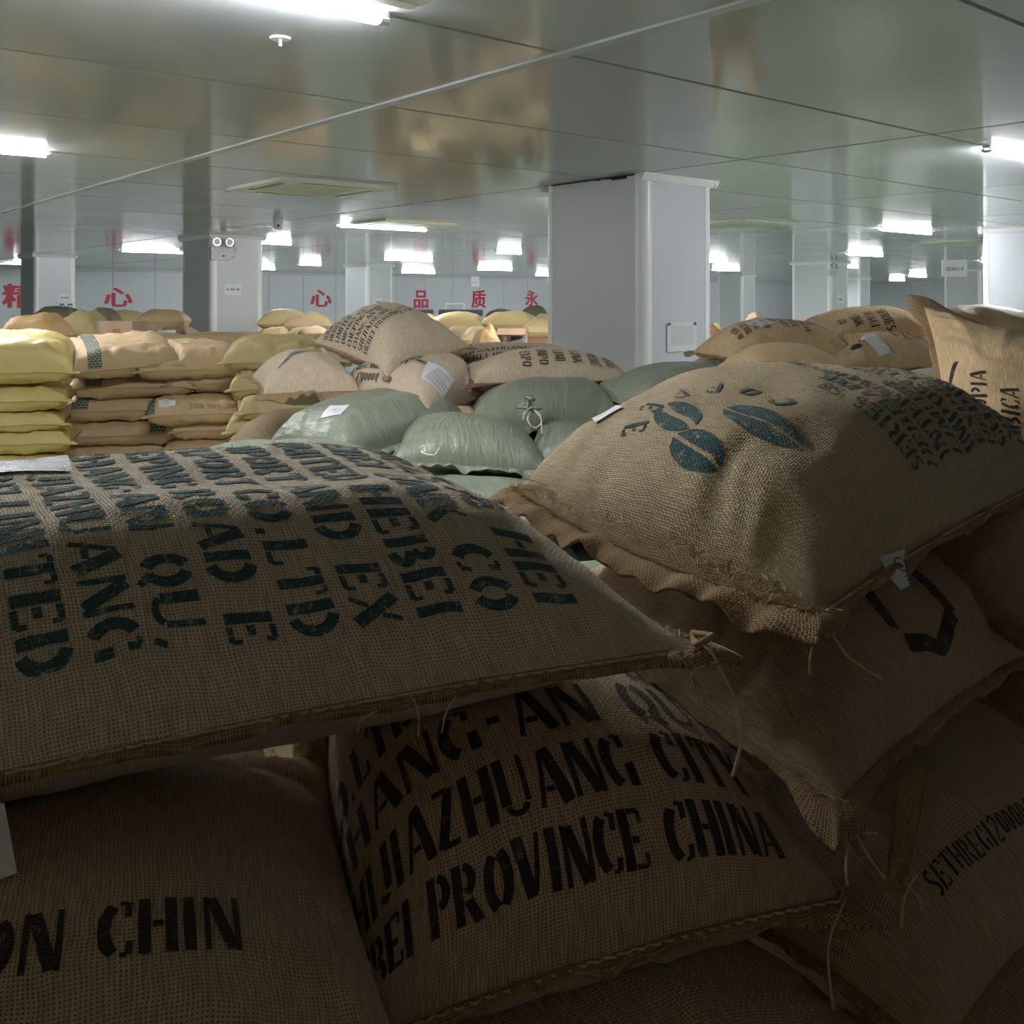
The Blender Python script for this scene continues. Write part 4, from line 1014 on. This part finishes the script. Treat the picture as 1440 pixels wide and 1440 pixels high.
  o = S('r4', 'shaded jute sack between the frayed mouth sack and the upright one', 'jute_far_lit', 1310, 478, 5.2, .55, .5, .12, .09, 0, seed=55, pull=.04)
  o = S('r8', 'brown jute sack under the frayed mouth sack, touching the upright sack', 'jute_far_lit', 1330, 505, 4.8, .55, .5, .10, .08, 0, seed=56, pull=.04)


# ------------------------------------------------------------------ paper sacks at the left, far piles
PK = dict(p=5.0, q=.42, pull=.02, lump=.006, wr=.006, wrk=40, crink=.020)
def SF(key, label, mk, px, py, Yf, L, W, T, B, yaw, pitch=0, roll=0, res=(56, 40), name='paper_sack', prints=None, **kw):
    """px, py: middle of the near long seam at distance Yf"""
    c = P(px, py, Yf); y = math.radians(yaw); c = c+np.array([-math.sin(y), math.cos(y), 0])*W/2
    k = dict(PK); k.update(kw)
    return sack(key, label, corners(c, L, W, yaw, pitch, roll), T, B, mk, res=res, name=name, hem=k.pop('hem', mk), hemk=k.pop('hemk', dict(w=.004, ear=.030, wave=.003)), **k)
def brand(o, v, txt='LINK MORE', u=.25, h=.030, fl=180):
    g = text_block([txt], u, v, h, .05, fl, step=.02, wt=.55, wx=.9); add_print(o, g, M['band_text'], o.root, eps=.003, name='printed_name')
def band(o, u0, w=.085, v0=.01, v1=None):
    v1 = v1 or o.V[-1]*.98; n = 24
    add_print(o, [[[np.array([u0+w*j/4, v0+(v1-v0)*i/n]) for j in range(5)] for i in range(n+1)]], M['band'], o.root, eps=.003, name='green_band')
def build2():
  Y = 'plain yellow woven bag at the left edge, '
  SF('y1', Y+'plump topmost one', 'paper_yellow', -12, 518, 4.85, .74, .50, .16, .06, 22, 0, 6, seed=60, crink=.02)
  SF('y2', Y+'second from the top', 'paper_yellow', -18, 566, 4.9, .74, .50, .07, .06, 20, seed=61)
  SF('y3', Y+'third from the top', 'paper_yellow', -24, 600, 4.9, .74, .50, .07, .06, 21, seed=62)
  SF('y4', Y+'fourth, just above the foreground sack', 'paper_yellow', -14, 627, 4.9, .74, .50, .07, .06, 19, seed=63)
  SF('y5', Y+'hidden below the fourth one', 'paper_yellow', -20, 663, 4.9, .74, .50, .07, .06, 20, seed=64)
  o = SF('t1', 'tan paper sack with a broad green fret band, turned askew on top of its stack', 'paper_tan', 176, 505, 5.35, .58, .46, .10, .06, 30, 3, 13, seed=65); band(o, .16, .07)
  g = text_block(["FOR CHINA", "HEBEI", "COFFEE"], .12, .42, .022, .04, 20, step=.03, wt=.5)
  add_print(o, g, M['band_text'], o.root, eps=.003, name='small_print')
  o = SF('t2', 'tan paper sack, second layer left, printed name upside down', 'paper_tan', 184, 545, 5.5, .66, .46, .07, .06, 12, seed=66); band(o, .13); brand(o, .055, u=.50)
  o = SF('t3', 'tan paper sack, third layer left, creased end toward the yellow bags', 'paper_tan', 155, 578, 5.5, .56, .46, .07, .06, 13, seed=67); band(o, .11)
  o = SF('t4', 'tan paper sack, fourth layer left, green band at its right end', 'paper_tan', 173, 613, 5.5, .66, .46, .07, .06, 13, seed=68); band(o, .50)
  SF('t5', 'tan paper sack at the bottom left of the tan stack, mostly hidden', 'paper_tan', 168, 645, 5.5, .66, .46, .07, .06, 13, seed=69)
  SF('t0', 'shaded tan paper sack standing back between yellow and tan stacks', 'paper_tan', 95, 575, 6.0, .6, .46, .08, .06, 8, seed=70)
  SF('t01', 'shaded tan paper sack in the gap beside the yellow bags, lower one', 'paper_tan', 95, 622, 6.0, .6, .46, .08, .06, 3, seed=71)
  o = SF('u1', 'large plain tan paper sack on top, right of the fret band one', 'paper_tan', 268, 515, 5.5, .56, .48, .12, .06, 22, 0, 5, seed=72); band(o, .02, .05, .01, .10)
  SF('u2', 'short tan paper sack, second layer right, plain', 'paper_tan', 287, 539, 5.6, .42, .46, .075, .06, 13, seed=73)
  o = SF('u3', 'tan paper sack with a small white label and printed name, third layer right', 'paper_tan', 274, 583, 5.4, .50, .46, .085, .06, 21, seed=74); band(o, .02, .07); brand(o, .06, u=.42)
  add_patch(o, .11, .05, .085, .05, 0, M['white_paper'], o.root, name='white_label')
  g = text_block(["L13"], .13, .065, .018, .04, 0, step=.02, wt=.4); add_print(o, g, M['print_dark'], o.root, eps=.0045, name='pencil_number')
  SF('u4', 'short tan paper sack with crumpled left end, fourth layer right', 'paper_tan', 292, 605, 5.5, .38, .46, .075, .06, 16, seed=75)
  SF('u5', 'tan paper sack lowest right, its top just above the foreground sack', 'paper_tan', 288, 645, 5.45, .48, .46, .09, .06, 13, seed=76)
  V_ = 'olive yellow bag right of the tan stack, '
  SF('v1', V_+'long topmost one', 'paper_olive', 385, 510, 5.3, .54, .48, .11, .05, 8, seed=77)
  SF('v0', V_+'flat one behind the topmost', 'paper_olive', 385, 492, 6.2, .60, .46, .08, .05, -3, seed=78)
  SF('v2', V_+'crumpled one in second layer', 'paper_olive', 378, 548, 5.3, .42, .46, .10, .05, 7, seed=79, crink=.04)
  SF('v3', V_+'third layer with a green side', 'paper_olive', 388, 580, 5.2, .38, .46, .08, .05, 17, seed=80)
  SF('v4', V_+'fourth layer, gathered front', 'paper_olive', 372, 607, 5.2, .40, .46, .08, .05, 13, seed=81, crink=.03)
  SF('v5', V_+'fifth layer above the green plastic', 'paper_olive', 372, 632, 5.1, .36, .46, .08, .05, 15, seed=82, crink=.03)
  SF('v6', V_+'small end lying beside the lettered jute sack', 'paper_olive', 440, 508, 5.9, .40, .4, .07, .05, 0, seed=83)
  o = SF('w1', 'tan sack with black swirl logo, behind the fret band sack', 'jute', 118, 503, 6.3, .55, .46, .10, .06, 12, seed=84, crink=.0)
  g = [[[np.array([.28+r_*1.7*math.cos(t), .26+r_*math.sin(t)]) for r_ in (.05, .065)] for t in np.linspace(0, 5.5, 20)], [[np.array([.28+r_*1.7*math.cos(t), .26+r_*math.sin(t)]) for r_ in (.09, .11)] for t in np.linspace(1, 6.6, 20)]]
  add_print(o, g, M['ink_black'], o.root, eps=.004, name='swirl_logo')
  SF('w2', 'pale tan sack behind the yellow bags with a row of crumples', 'paper_tan', 25, 500, 5.9, .75, .46, .08, .06, 0, seed=85)
  # the far piles
  far = [
   ('orange tan paper bag on the far left pile, crumpled', 'paper_orange', 36, 473, 8.0, .46, .4, .17, .04, 0, dict(crink=.05)),
   ('dull dark mound of a sack on the far left pile', 'olive_dark', 68, 447, 11.0, .42, .5, .10, .05, 0, {}),
   ('khaki bag folded to a peak on the far left pile', 'paper_olive', 104, 472, 8.6, .38, .4, .20, .04, 0, dict(crink=.05)),
   ('dark arched sack with a white crumpled film beside the khaki peak', 'olive_dark', 134, 466, 9.2, .30, .4, .17, .04, 0, {}),
   ('golden sack behind the cardboard box, left', 'paper_gold', 168, 454, 12.0, .48, .5, .12, .05, 0, {}),
   ('golden brown sack left of the second column', 'paper_tan', 225, 452, 10.2, .50, .5, .10, .06, 10, {}),
   ('shaded sack under the golden brown one beside the second column', 'jute_brown', 232, 470, 11.0, .50, .5, .08, .05, 0, {}),
   ('bright golden sack right of the second column, upper', 'paper_gold', 394, 456, 12.6, .60, .5, .15, .06, 0, {}),
   ('golden sack with a red printed edge right of the second column', 'paper_gold', 388, 479, 12.0, .62, .5, .13, .05, -5, {}),
   ('golden tan sack under the red heart character', 'paper_tan', 432, 458, 12.5, .62, .5, .14, .06, 8, {}),
   ('golden tan sack below the one under the red heart character', 'paper_tan', 425, 478, 12.0, .50, .5, .12, .05, 0, {}),
   ('lower golden sack partly behind the lettered jute sack knot', 'paper_tan', 445, 476, 11.0, .36, .4, .10, .05, 20, {}),
   ('pale sack tip behind the lettered top sack', 'paper_gold', 552, 452, 15.0, .50, .5, .10, .05, 0, {}),
   ('pale golden sack left of the long golden one', 'paper_gold', 597, 458, 12.5, .42, .5, .12, .05, 0, {}),
   ('long plump golden sack below the white wall frame', 'paper_gold', 640, 460, 11.0, .64, .46, .13, .07, -3, {}),
   ('rounded tan sack under the long golden sack', 'paper_tan', 643, 482, 10.5, .36, .46, .13, .05, 0, {}),
   ('golden sack with red print under the long golden sack', 'paper_gold', 672, 478, 10.0, .32, .46, .10, .06, 5, {}),
   ('small golden sack between red print sack and cardboard box', 'paper_gold', 688, 466, 11.5, .34, .46, .10, .05, -20, {}),
   ('grey brown sack behind the wide pale sack', 'olive_dark', 705, 448, 14.5, .50, .5, .10, .05, 0, {}),
   ('wide pale golden sack under the character nearest the near column', 'paper_gold', 713, 456, 11.0, .62, .5, .11, .06, -8, {}),
   ('dark olive mound beside the near column left edge', 'olive_dark', 752, 450, 13.0, .40, .5, .15, .05, 0, {}),
   ('pale sack with dotted print against the near column left edge', 'paper_gold', 756, 467, 10.5, .34, .46, .10, .06, 0, {}),
   ('small pale golden sack above the dotted print sack', 'paper_gold', 765, 456, 12.5, .26, .46, .10, .06, 0, {}),
   ('reddish brown bag beside the near column, upper', 'brown_bag', 755, 487, 10.0, .36, .4, .08, .05, 0, {}),
   ('reddish brown shiny bag beside the near column, lower', 'brown_bag', 757, 500, 9.6, .34, .4, .06, .05, 0, dict(crink=.03)),
   ('open orange paper bag, its mouth gaping, among the far sacks', 'paper_orange', 690, 498, 8.6, .25, .3, .20, .02, 15, dict(crink=.07)),
   ('dark grey plastic bag beside the open orange paper bag', 'grey_bag', 726, 498, 8.8, .25, .3, .10, .02, -5, dict(crink=.05)),
   ('dark brown heap just right of the near column', 'brown_bag', 1001, 476, 9.0, .25, .3, .08, .04, 0, dict(crink=.05)),
   ('small pale brown bundle just right of the near column, low', 'paper_tan', 1002, 487, 8.5, .22, .3, .05, .03, 0, dict(crink=.03)),
   ('tiny crumpled yellow bag right of the near column', 'paper_yellow', 1009, 469, 9.6, .09, .15, .09, .01, 0, dict(crink=.05)),
   ('pale pinkish scrap of a sack behind the white scrap', 'paper_tan', 1068, 462, 8.5, .16, .3, .09, .04, 0, dict(crink=.03)),
   ('pale tan sack behind the upright jute sack at the right edge', 'paper_tan', 1400, 462, 4.4, .45, .4, .08, .05, -12, {}),
  ]
  for i, (lb, mk, px, py, Yf, L, W, T, B, yaw, kw) in enumerate(far):
      kk = dict(p=2.6, q=.5, pull=.03, lump=.02, crink=0, wr=.008); kk.update(kw)
      if 'bag' not in lb: T, B = T*1.3, B+.05
      SF('f%d' % i, lb, mk, px, py, Yf, L, W, T, B, yaw, res=(22, 18), seed=100+i, name='paper_bag' if 'bag' in lb else 'grain_sack', hem=None, **kk)

def box_open(px, py, Y, w_, d_, h_, yaw, label, flaps=True, tape=True, name='cardboard_box', m='cardboard'):
    p = P(px, py, Y); r = empty(name, (p[0], p[1], p[2]), label, 'box', rz=math.radians(yaw)); t = .006
    for nm, b in (('side', (-w_/2, w_/2, -d_/2, -d_/2+t)), ('side', (-w_/2, w_/2, d_/2-t, d_/2)), ('side', (-w_/2, -w_/2+t, -d_/2+t, d_/2-t)), ('side', (w_/2-t, w_/2, -d_/2+t, d_/2-t))):
        MB().box(*b, 0, h_).go(nm, M[m], r)
    MB().box(-w_/2+t, w_/2-t, -d_/2+t, d_/2-t, 0, t).go('bottom', M[m], r)
    if flaps:
        for sgn in (-1, 1):
            f = MB().box(-w_/2, w_/2, 0, d_*.5, -t/2, t/2).go('flap', M[m], r); f.location = (0, sgn*d_/2, h_); f.rotation_euler.x = math.radians(-20 if sgn > 0 else 200)
    else: MB().box(-w_/2, w_/2, -d_/2, d_/2, h_, h_+t).go('lid', M[m], r)
    if tape: MB().box(-w_*.12, w_*.12, -d_/2-.001, -d_/2, h_*.05, h_*.62).go('tape_patch', M['brown_bag'], r)
    return r
BOXES = []
def extras():
    box_open(175, 476, 7.4, .235, .3, .125, 0, 'closed cardboard box with brown tape patch on the far left pile', flaps=False)
    r = box_open(721, 492, 9.2, .26, .3, .20, -4, 'open cardboard box with a black square mark near the near column', flaps=True, tape=False)
    MB().box(-.005, .10, -.154, -.15, .03, .13).go('black_square', M['black'], r); MB().box(.045, .055, -.156, -.154, .05, .11).go('white_mark', M['white_paper'], r)
    MB().box(-.075, -.045, -.153, -.15, .06, .13).go('white_label', M['white_paper'], r)
    box_open(669, 497, 9.4, .10, .2, .085, 0, 'small black box left of the open orange paper bag', flaps=False, tape=False, name='black_box', m='black')
    # dark crates on top at the far wall
    for px, w_, lb in ((590, 38, 'left'), (631, 26, 'middle'), (661, 36, 'right')):
        Y = 19.5; p = P(px, 444, Y); r = empty('crate', (p[0], p[1], p[2]), f'{lb} one of three dark plastic crates before the back wall', 'crate', 'dark crates before the back wall')
        w2 = w_*Y/F; mb = MB()
        for z0, z1 in ((0, .02), (.055, .075), (.10, .12)): mb.box(-w2/2, w2/2, -.2, -.185, z0, z1)
        n = 6
        for k in range(n+1): mb.box(-w2/2+(w2-.015)*k/n, -w2/2+(w2-.015)*k/n+.015, -.2, -.186, 0, .12)
        mb.go('front_lattice', M['grey_bag'], r)
        MB().box(-w2/2, w2/2, -.18, .2, 0, .01).box(-w2/2, -w2/2+.015, -.18, .2, .01, .12).box(w2/2-.015, w2/2, -.18, .2, .01, .12).box(-w2/2, w2/2, .185, .2, .01, .12).go('shell', M['blue'], r)
    p = P(81, 463, 10.0); r = empty('blue_crate', (p[0], p[1], p[2]), 'dull blue crate between the dark mound and the khaki peak', 'crate')
    MB().box(-.12, .12, -.15, .15, 0, .09).go('shell', M['blue'], r); MB().box(-.13, .13, -.16, .16, .09, .105).go('rim', M['grey_bag'], r)
    # flat bundles right of the cardboard box
    for k, (px, py, w_, mk, lb) in enumerate(((212, 474, .13, 'jute_grey', 'lower grey bundle beside the cardboard box'), (211, 466, .12, 'jute_grey', 'upper grey bundle beside the cardboard box'), (235, 471, .07, 'white_paper', 'white flat packet beside the grey bundles'))):
        p = P(px, py, 8.0); r = empty('flat_bundle', (p[0], p[1], p[2]), lb, 'bundle')
        mb = MB(); 
        for i in range(3): mb.prism([(-.1, .013*i), (-.11, .013*i+.006), (-.1, .013*i+.012), (.1, .013*i+.012), (.11, .013*i+.006), (.1, .013*i)], -w_/2-.01*(i % 2), w_/2)
        mb.go('folded_cloth', M[mk], r); MB().box(-w_*.1, -w_*.04, -.112, .11, -.001, .041).go('tie', M['twine'], r)

def hidden():
    """plain sacks that carry the visible ones down to the floor, plus unseen ones added to block light"""
    protos = {}
    done = []
    def low(x, y, ztop, mk, grp, yaw=0, L=.85, W=.6, T=.26):
        if any((x-a)**2+(y-b)**2 < .62**2 for a, b in done): return
        done.append((x, y))
        z = ztop; k = 0
        n = max(1, round(ztop/T)); t = ztop/n
        for k in range(n):
            key = (mk, round(t, 2), L)
            loc = (x+random.uniform(-.03, .03), y+random.uniform(-.02, .02), k*t)
            if key not in protos:
                o = sack_surface([(-L/2, -W/2, 0), (L/2, -W/2, 0), (L/2, W/2, 0), (-L/2, W/2, 0)], t*.48, t*.48, 14, 10, p=4, q=.4, pull=.02, seed=3)
                r = empty('buried_sack', (0, 0, -t*.49)); b = add_body(o, M[mk], r); b.location = (0, 0, 0); protos[key] = (r, b)
                rr = r
            else:
                r, b = protos[key]; rr = r.copy(); C.objects.link(rr); bb = b.copy(); C.objects.link(bb); bb.parent = rr
            rr.location = loc; rr.rotation_euler = (0, 0, math.radians(yaw+random.uniform(-3, 3)+(180 if k % 2 else 0)))
            tag(rr, 'plain sack buried ' + grp + (', %s stack' % ORD[len(done)] if 'behind the photographer, added to block light' in grp else '') + ', ' + ORD[k+1] + ' from the floor', 'sack', 'buried sacks ' + grp)
    def below(keys, mk, grp, yaw=0, L=.85, W=.6):
        G = [SURF[k] for k in keys]; c = np.mean([g.ctr for g in G], axis=0); z = min(g.bot[..., 2].min() for g in G)
        low(c[0], c[1], z, mk, grp, yaw, L, W)
    for k in range(7):                                   # unseen pile added behind the camera to darken the foreground
        low(-2.4+.86*k, -.62, 2.34, 'jute_grey', 'behind the photographer, added to block light', 0)
    low(-1.75, .15, 1.9, 'jute_grey', 'left of the photographer, added to block light', 90); low(1.38, .12, 2.0, 'grey_bag', 'right of the photographer, added to block light', 90)  # unseen side stacks, added to keep light off the foreground
    UP = 10
    below(['s3'], 'jute_brown', 'under the bottom left sack', 33); below(['s7'], 'jute_brown', 'under the lowest bottom edge sack', 33)
    below(['s10'], 'jute_brown', 'under the bottom right corner', 45); below(['s9'], 'jute_brown', 'under the right edge sack', 40)
    low(-.75, 1.75, ZC-.62, 'plastic_green', 'behind the left foreground sack', 15)
    low(.15, 2.25, ZC-.62, 'plastic_green', 'between the foreground piles', 15)
    for k, g in (('g8', 'under the dark green sack'), ('g4', 'under the low left green sack'), ('g6', 'under the right green sack'), ('g5', 'at the foot of the near column'), ('g7', 'under the pale green sack')):
        below([k], 'plastic_green', g)
    c2 = SURF['m2'].ctr; low(c2[0]+.1, c2[1]+.3, SURF['m2'].bot[..., 2].min()-.05, 'jute_brown', 'under the swoosh sack')
    for k, g in (('m8', 'under the middle pile'), ('m5', 'before the near column'), ('m7', 'behind the lettered crest sack'), ('r6', 'under the province sack'), ('r3', 'under the bean print sack'), ('r8', 'under the right rear pile'), ('r5', 'under the upright sack')):
        below([k], 'jute_brown', g)
    for k, g in (('y5', 'under the yellow bags'), ('t5', 'under the left tan stack'), ('u5', 'under the right tan stack'), ('v5', 'under the olive bags'), ('t01', 'in the gap between stacks'), ('w1', 'under the swirl logo sack'), ('w2', 'behind the yellow bags'), ('v0', 'behind the olive bags'), ('v6', 'beside the lettered jute sack')):
        below([k], 'paper_tan', g, L=.7, W=.5)
    for px, Y, z, g in ((40, 8.3, 478, 'under the orange bag'), (110, 8.9, 478, 'under the khaki peak'), (190, 7.6, 478, 'under the cardboard box'), (75, 11.4, 456, 'under the dark mound'), (170, 12.3, 465, 'behind the box'), (230, 11.3, 480, 'before the second column'),
                        (390, 12.6, 492, 'right of the second column'), (435, 12.6, 490, 'below the red heart'), (555, 15.4, 462, 'behind the top sack'), (600, 12.9, 470, 'left of the long golden sack'), (650, 10.9, 494, 'under the long golden sack'), (690, 10.3, 490, 'under the red print sack'),
                        (705, 14.9, 462, 'under the grey brown sack'), (590, 19.6, 444.5, 'under the left crate'), (646, 19.6, 444.5, 'under the right crates'), (756, 10.4, 508, 'beside the near column'), (700, 8.9, 499, 'under the open orange bag'), (1002, 9.0, 490, 'right of the near column'), (752, 13.4, 462, 'under the olive mound'), (1068, 8.7, 470, 'under the pale scrap'), (1400, 4.6, 475, 'behind the upright sack'), (310, 9.0, 476, 'behind the large tan sack')):
        p = P(px, z-UP*(9/Y) if 'crate' not in g else z, Y); low(p[0], p[1], p[2], 'paper_tan', g, 0, .8, .55)


def details():
    s1, s2, s3, s4, s5 = (SACKS[k] for k in ('s1', 's2', 's3', 's4', 's5'))
    # silver film on the big left sack, paper on the bean sack, tags
    u, v = fuv(s1, 12, 662); add_patch(s1, u-.10, v-.01, .16, .13, -8, M['silver'], s1.root, name='silver_film', n=10, curl=.006)
    u, v = fuv(s4, 838, 585); add_patch(s4, u-.02, v-.02, .05, .15, -28, M['white_paper'], s4.root, name='paper_slip', curl=.004)
    def tag_quad(o, pts, name, extra=None):
        loc = np.array(o.root.location); q = [np.array(P(*p)) for p in pts]; n = np.cross(q[1]-q[0], q[3]-q[0]); n /= np.linalg.norm(n)
        vs = []; fs = []; N_ = 6
        for lay in (0, 1):
            for i in range(N_+1):
                for j in range(3):
                    a = q[0]+(q[1]-q[0])*j/2; b = q[3]+(q[2]-q[3])*j/2; t = i/N_
                    vs.append(a+(b-a)*t+n*(.004*math.sin(t*3)+lay*.0008)-loc)
        K = (N_+1)*3
        for i in range(N_):
            for j in range(2):
                a = i*3+j; fs += [(a, a+1, a+4, a+3), (K+a, K+a+3, K+a+4, K+a+1)]
            for a in (i*3, i*3+2): fs.append((a, a+3, K+a+3, K+a))
        t_ = link(name, vs, fs, M['white_paper'], o.root)
        if extra: extra(q, n, loc, t_)
    def seal(q, n, loc, t_):
        c = q[0]*.25+q[1]*.25+q[2]*.25+q[3]*.25+(q[0]-q[3])*.12-loc; ux = (q[1]-q[0]); ux /= np.linalg.norm(ux); uy = (q[0]-q[3]); uy /= np.linalg.norm(uy)
        s_ = -1 if n[1] > 0 else 1
        vs = []; fs = []
        for k in range(20):
            a = 2*math.pi*k/20
            for r_ in (.0075, .0095): vs.append(c+(ux*math.cos(a)+uy*math.sin(a))*r_+n*s_*.006)
        for k in range(20): fs.append((2*k, 2*k+1, (2*k+3) % 40, (2*k+2) % 40))
        k = len(vs); vs += [c+ux*-.004+uy*-.004+n*s_*.006, c+ux*.004+uy*-.004+n*s_*.006, c+uy*.005+n*s_*.006]; fs.append((k, k+1, k+2))
        for m_ in range(4):
            k = len(vs); y0 = -.014-.005*m_; vs += [c+ux*a+uy*b+n*s_*.006 for a, b in ((-.007, y0), (.007, y0), (.007, y0-.0016), (-.007, y0-.0016))]; fs.append((k, k+1, k+2, k+3))
        link('printed_seal', vs, fs, M['print_grey'], s4.root)
    tag_quad(s4, [(1238, 782, 1.17), (1272, 772, 1.20), (1281, 822, 1.18), (1268, 830, 1.16)], 'care_tag', seal)
    tag_quad(s1, [(-40, 1130, .80), (6, 1130, .81), (24, 1228, .80), (-40, 1250, .79)], 'white_tag')
    T = lambda *p: [P(*x) for x in p]
    add_threads([T((985, 905, 1.0), (1003, 922, .985), (1012, 940, .98)), T((1008, 932, .98), (985, 938, .975), (972, 950, .97), (975, 968, .97)), T((1008, 935, .98), (1035, 985, .975), (1042, 1045, .97), (1030, 1092, .97))], s1.root, M['twine'], .0018)
    add_threads([T((575, 975, .90), (588, 1000, .885), (588, 1035, .885)), T((642, 978, .90), (628, 1000, .89), (621, 1030, .89)), T((20, 1082, .80), (60, 1078, .79), (120, 1060, .80)), T((530, 1000, .9), (508, 1012, .885), (503, 1030, .885))], s1.root, M['twine'], .0009)
    add_threads([T((1182, 885, 1.02), (1150, 898, 1.0), (1139, 925, .99), (1140, 950, .99)), T((1165, 885, 1.01), (1195, 925, 1.0), (1240, 955, 1.02)), T((735, 672, 1.47), (765, 680, 1.44), (780, 690, 1.42))], s4.root, M['twine'], .0013)
    # twisted knot at the mouth corner of the bean sack, frayed yarns along its mouth
    def knot(o, c, r_, n, seed, m='hem', name='knotted_corner'):
        rng = np.random.RandomState(seed); pts = [np.array(P(*c))+rng.normal(size=3)*r_ for _ in range(n)]
        mb = MB(); out = []
        for i in range(len(pts)-1):
            for k in range(5): out.append(pts[i]*(1-k/5)+pts[i+1]*k/5)
        mb.tube([x-np.array(o.root.location) for x in out], r_*.35, 6); mb.go(name, M[m], o.root, smooth=True)
    knot(s4, (1168, 886, 1.02), .010, 6, 3); knot(s5, (1200, 1170, .99), .012, 7, 4); knot(s2, (462, 1372, .87), .012, 7, 5); knot(s1, (985, 908, 1.0), .009, 6, 6)
    add_threads([T((1200, 1165, .99), (1170, 1168, .98), (1235, 1172, .98)), T((1195, 1180, .985), (1190, 1215, .975), (1192, 1245, .97)), T((1205, 1175, .985), (1222, 1205, .975), (1245, 1235, .97)), T((1290, 1230, .985), (1272, 1262, .975), (1268, 1305, .97)), T((1272, 1240, .985), (1292, 1262, .975), (1296, 1280, .97))], s5.root, M['twine'], .0016)
    add_threads([T((462, 1372, .87), (440, 1392, .855), (428, 1445, .85)), T((1190, 1262, 1.04), (1165, 1330, 1.0), (1172, 1420, .98))], s2.root, M['twine'], .0014)
    # woven strap hanging from the sack under the bean sack
    q0, q1, q2 = P(1287, 1085, 1.06), P(1276, 1150, 1.01), P(1262, 1235, 1.0); loc = np.array(s5.root.location)
    rows_ = []
    for t in np.linspace(0, 1, 14):
        c = (1-t)**2*q0+2*t*(1-t)*q1+t*t*q2; wd = .032*(1-.35*t**3); rows_.append([c+np.array([wd*(k/4-.5)*1.0, wd*(k/4-.5)*.25, 0])+np.array([0, -.004*math.sin(k/4*3.14), 0]) for k in range(5)])
    vs = []; fs = []; uvs = []
    for lay in (0, 1):
        for i, r_ in enumerate(rows_):
            for k, x in enumerate(r_): vs.append(x+np.array([0, lay*.003, 0])-loc); uvs.append((k*.008, i*.0125))
    K = len(rows_)*5
    for i in range(len(rows_)-1):
        for k in range(4): a = i*5+k; fs += [(a, a+1, a+6, a+5), (K+a, K+a+5, K+a+6, K+a+1)]
        for a in (i*5, i*5+4): fs.append((a, a+5, K+a+5, K+a))
    link('strap', vs, fs, M['hem'], s5.root, uvs=uvs, smooth=True)
    knot(s5, (1270, 1238, .995), .010, 7, 9, name='strap_knot')
    # frayed yarn at mouths
    def fray(o, sel, n, ln, seed):
        rng = np.random.RandomState(seed); vs = []; fs = []; loc = np.array(o.root.location)
        for _ in range(n):
            i, j = sel(rng); p = o.top[i, j]; d = rng.normal(size=3); d[2] = -abs(d[2])*.6; d /= np.linalg.norm(d); d2 = rng.normal(size=3); d2 /= np.linalg.norm(d2)
            l = ln*rng.uniform(.4, 1.4); w_ = .0006; s_ = np.cross(d, d2); s_ = s_/(np.linalg.norm(s_)+1e-6)*w_; k = len(vs)
            a = p-loc; b = a+d*l*.5; c = b+(d+d2*.7)*l*.4
            vs += [a-s_, a+s_, b-s_, b+s_, c-s_*.4, c+s_*.4]; fs += [(k, k+1, k+3, k+2), (k+2, k+3, k+5, k+4)]
        tag(link('frayed_yarn', vs, fs, M['twine'], o.root), kind='stuff')
    fray(s4, lambda r: (r.randint(0, 3), r.randint(0, s4.nv+1)), 420, .030, 1); fray(s1, lambda r: (s1.nu-r.randint(0, 4), r.randint(0, 20)), 120, .02, 2)
    fray(s5, lambda r: (r.randint(0, 3), r.randint(0, s5.nv+1)), 260, .022, 3); fray(SACKS['r2'], lambda r: (SACKS['r2'].nu-r.randint(0, 3), r.randint(0, 50)), 120, .05, 4)
    fray(SACKS['m2'], lambda r: (r.randint(0, 44), 0), 80, .04, 5)
    # green sacks: loops of white string, tied knot
    g1, g2, g3 = (SACKS[k] for k in ('g1', 'g2', 'g3'))
    add_threads([T((628, 592, 3.95), (627, 620, 3.85), (619, 640, 3.8), (605, 655, 3.75)), T((627, 600, 3.95), (632, 625, 3.85), (630, 640, 3.8))], g1.root, M['thread'], .003)
    add_threads([T((590, 630, 3.42), (598, 627, 3.40), (600, 634, 3.40), (592, 636, 3.40), (610, 640, 3.38), (618, 630, 3.38))], g3.root, M['thread'], .003)
    add_threads([T((748, 575, 3.86), (742, 590, 3.80), (752, 602, 3.80), (762, 592, 3.80), (752, 578, 3.80)), T((750, 576, 3.86), (760, 585, 3.80), (762, 610, 3.78)), T((748, 572, 3.86), (738, 580, 3.80), (736, 590, 3.8))], g2.root, M['thread'], .003)
    knot(g2, (748, 570, 3.86), .022, 9, 11, 'plastic_green')
    # white scrap on the upright sack, red-brown seam cord
    r5 = SACKS['r5']; u, v = fuv(r5, 1395, 455); add_patch(r5, u, v, .07, .02, -18, M['white_paper'], r5.root, name='torn_label')

build(); build2(); settle(); PASS[0] = 2; build(); build2(); extras(); hidden(); details()
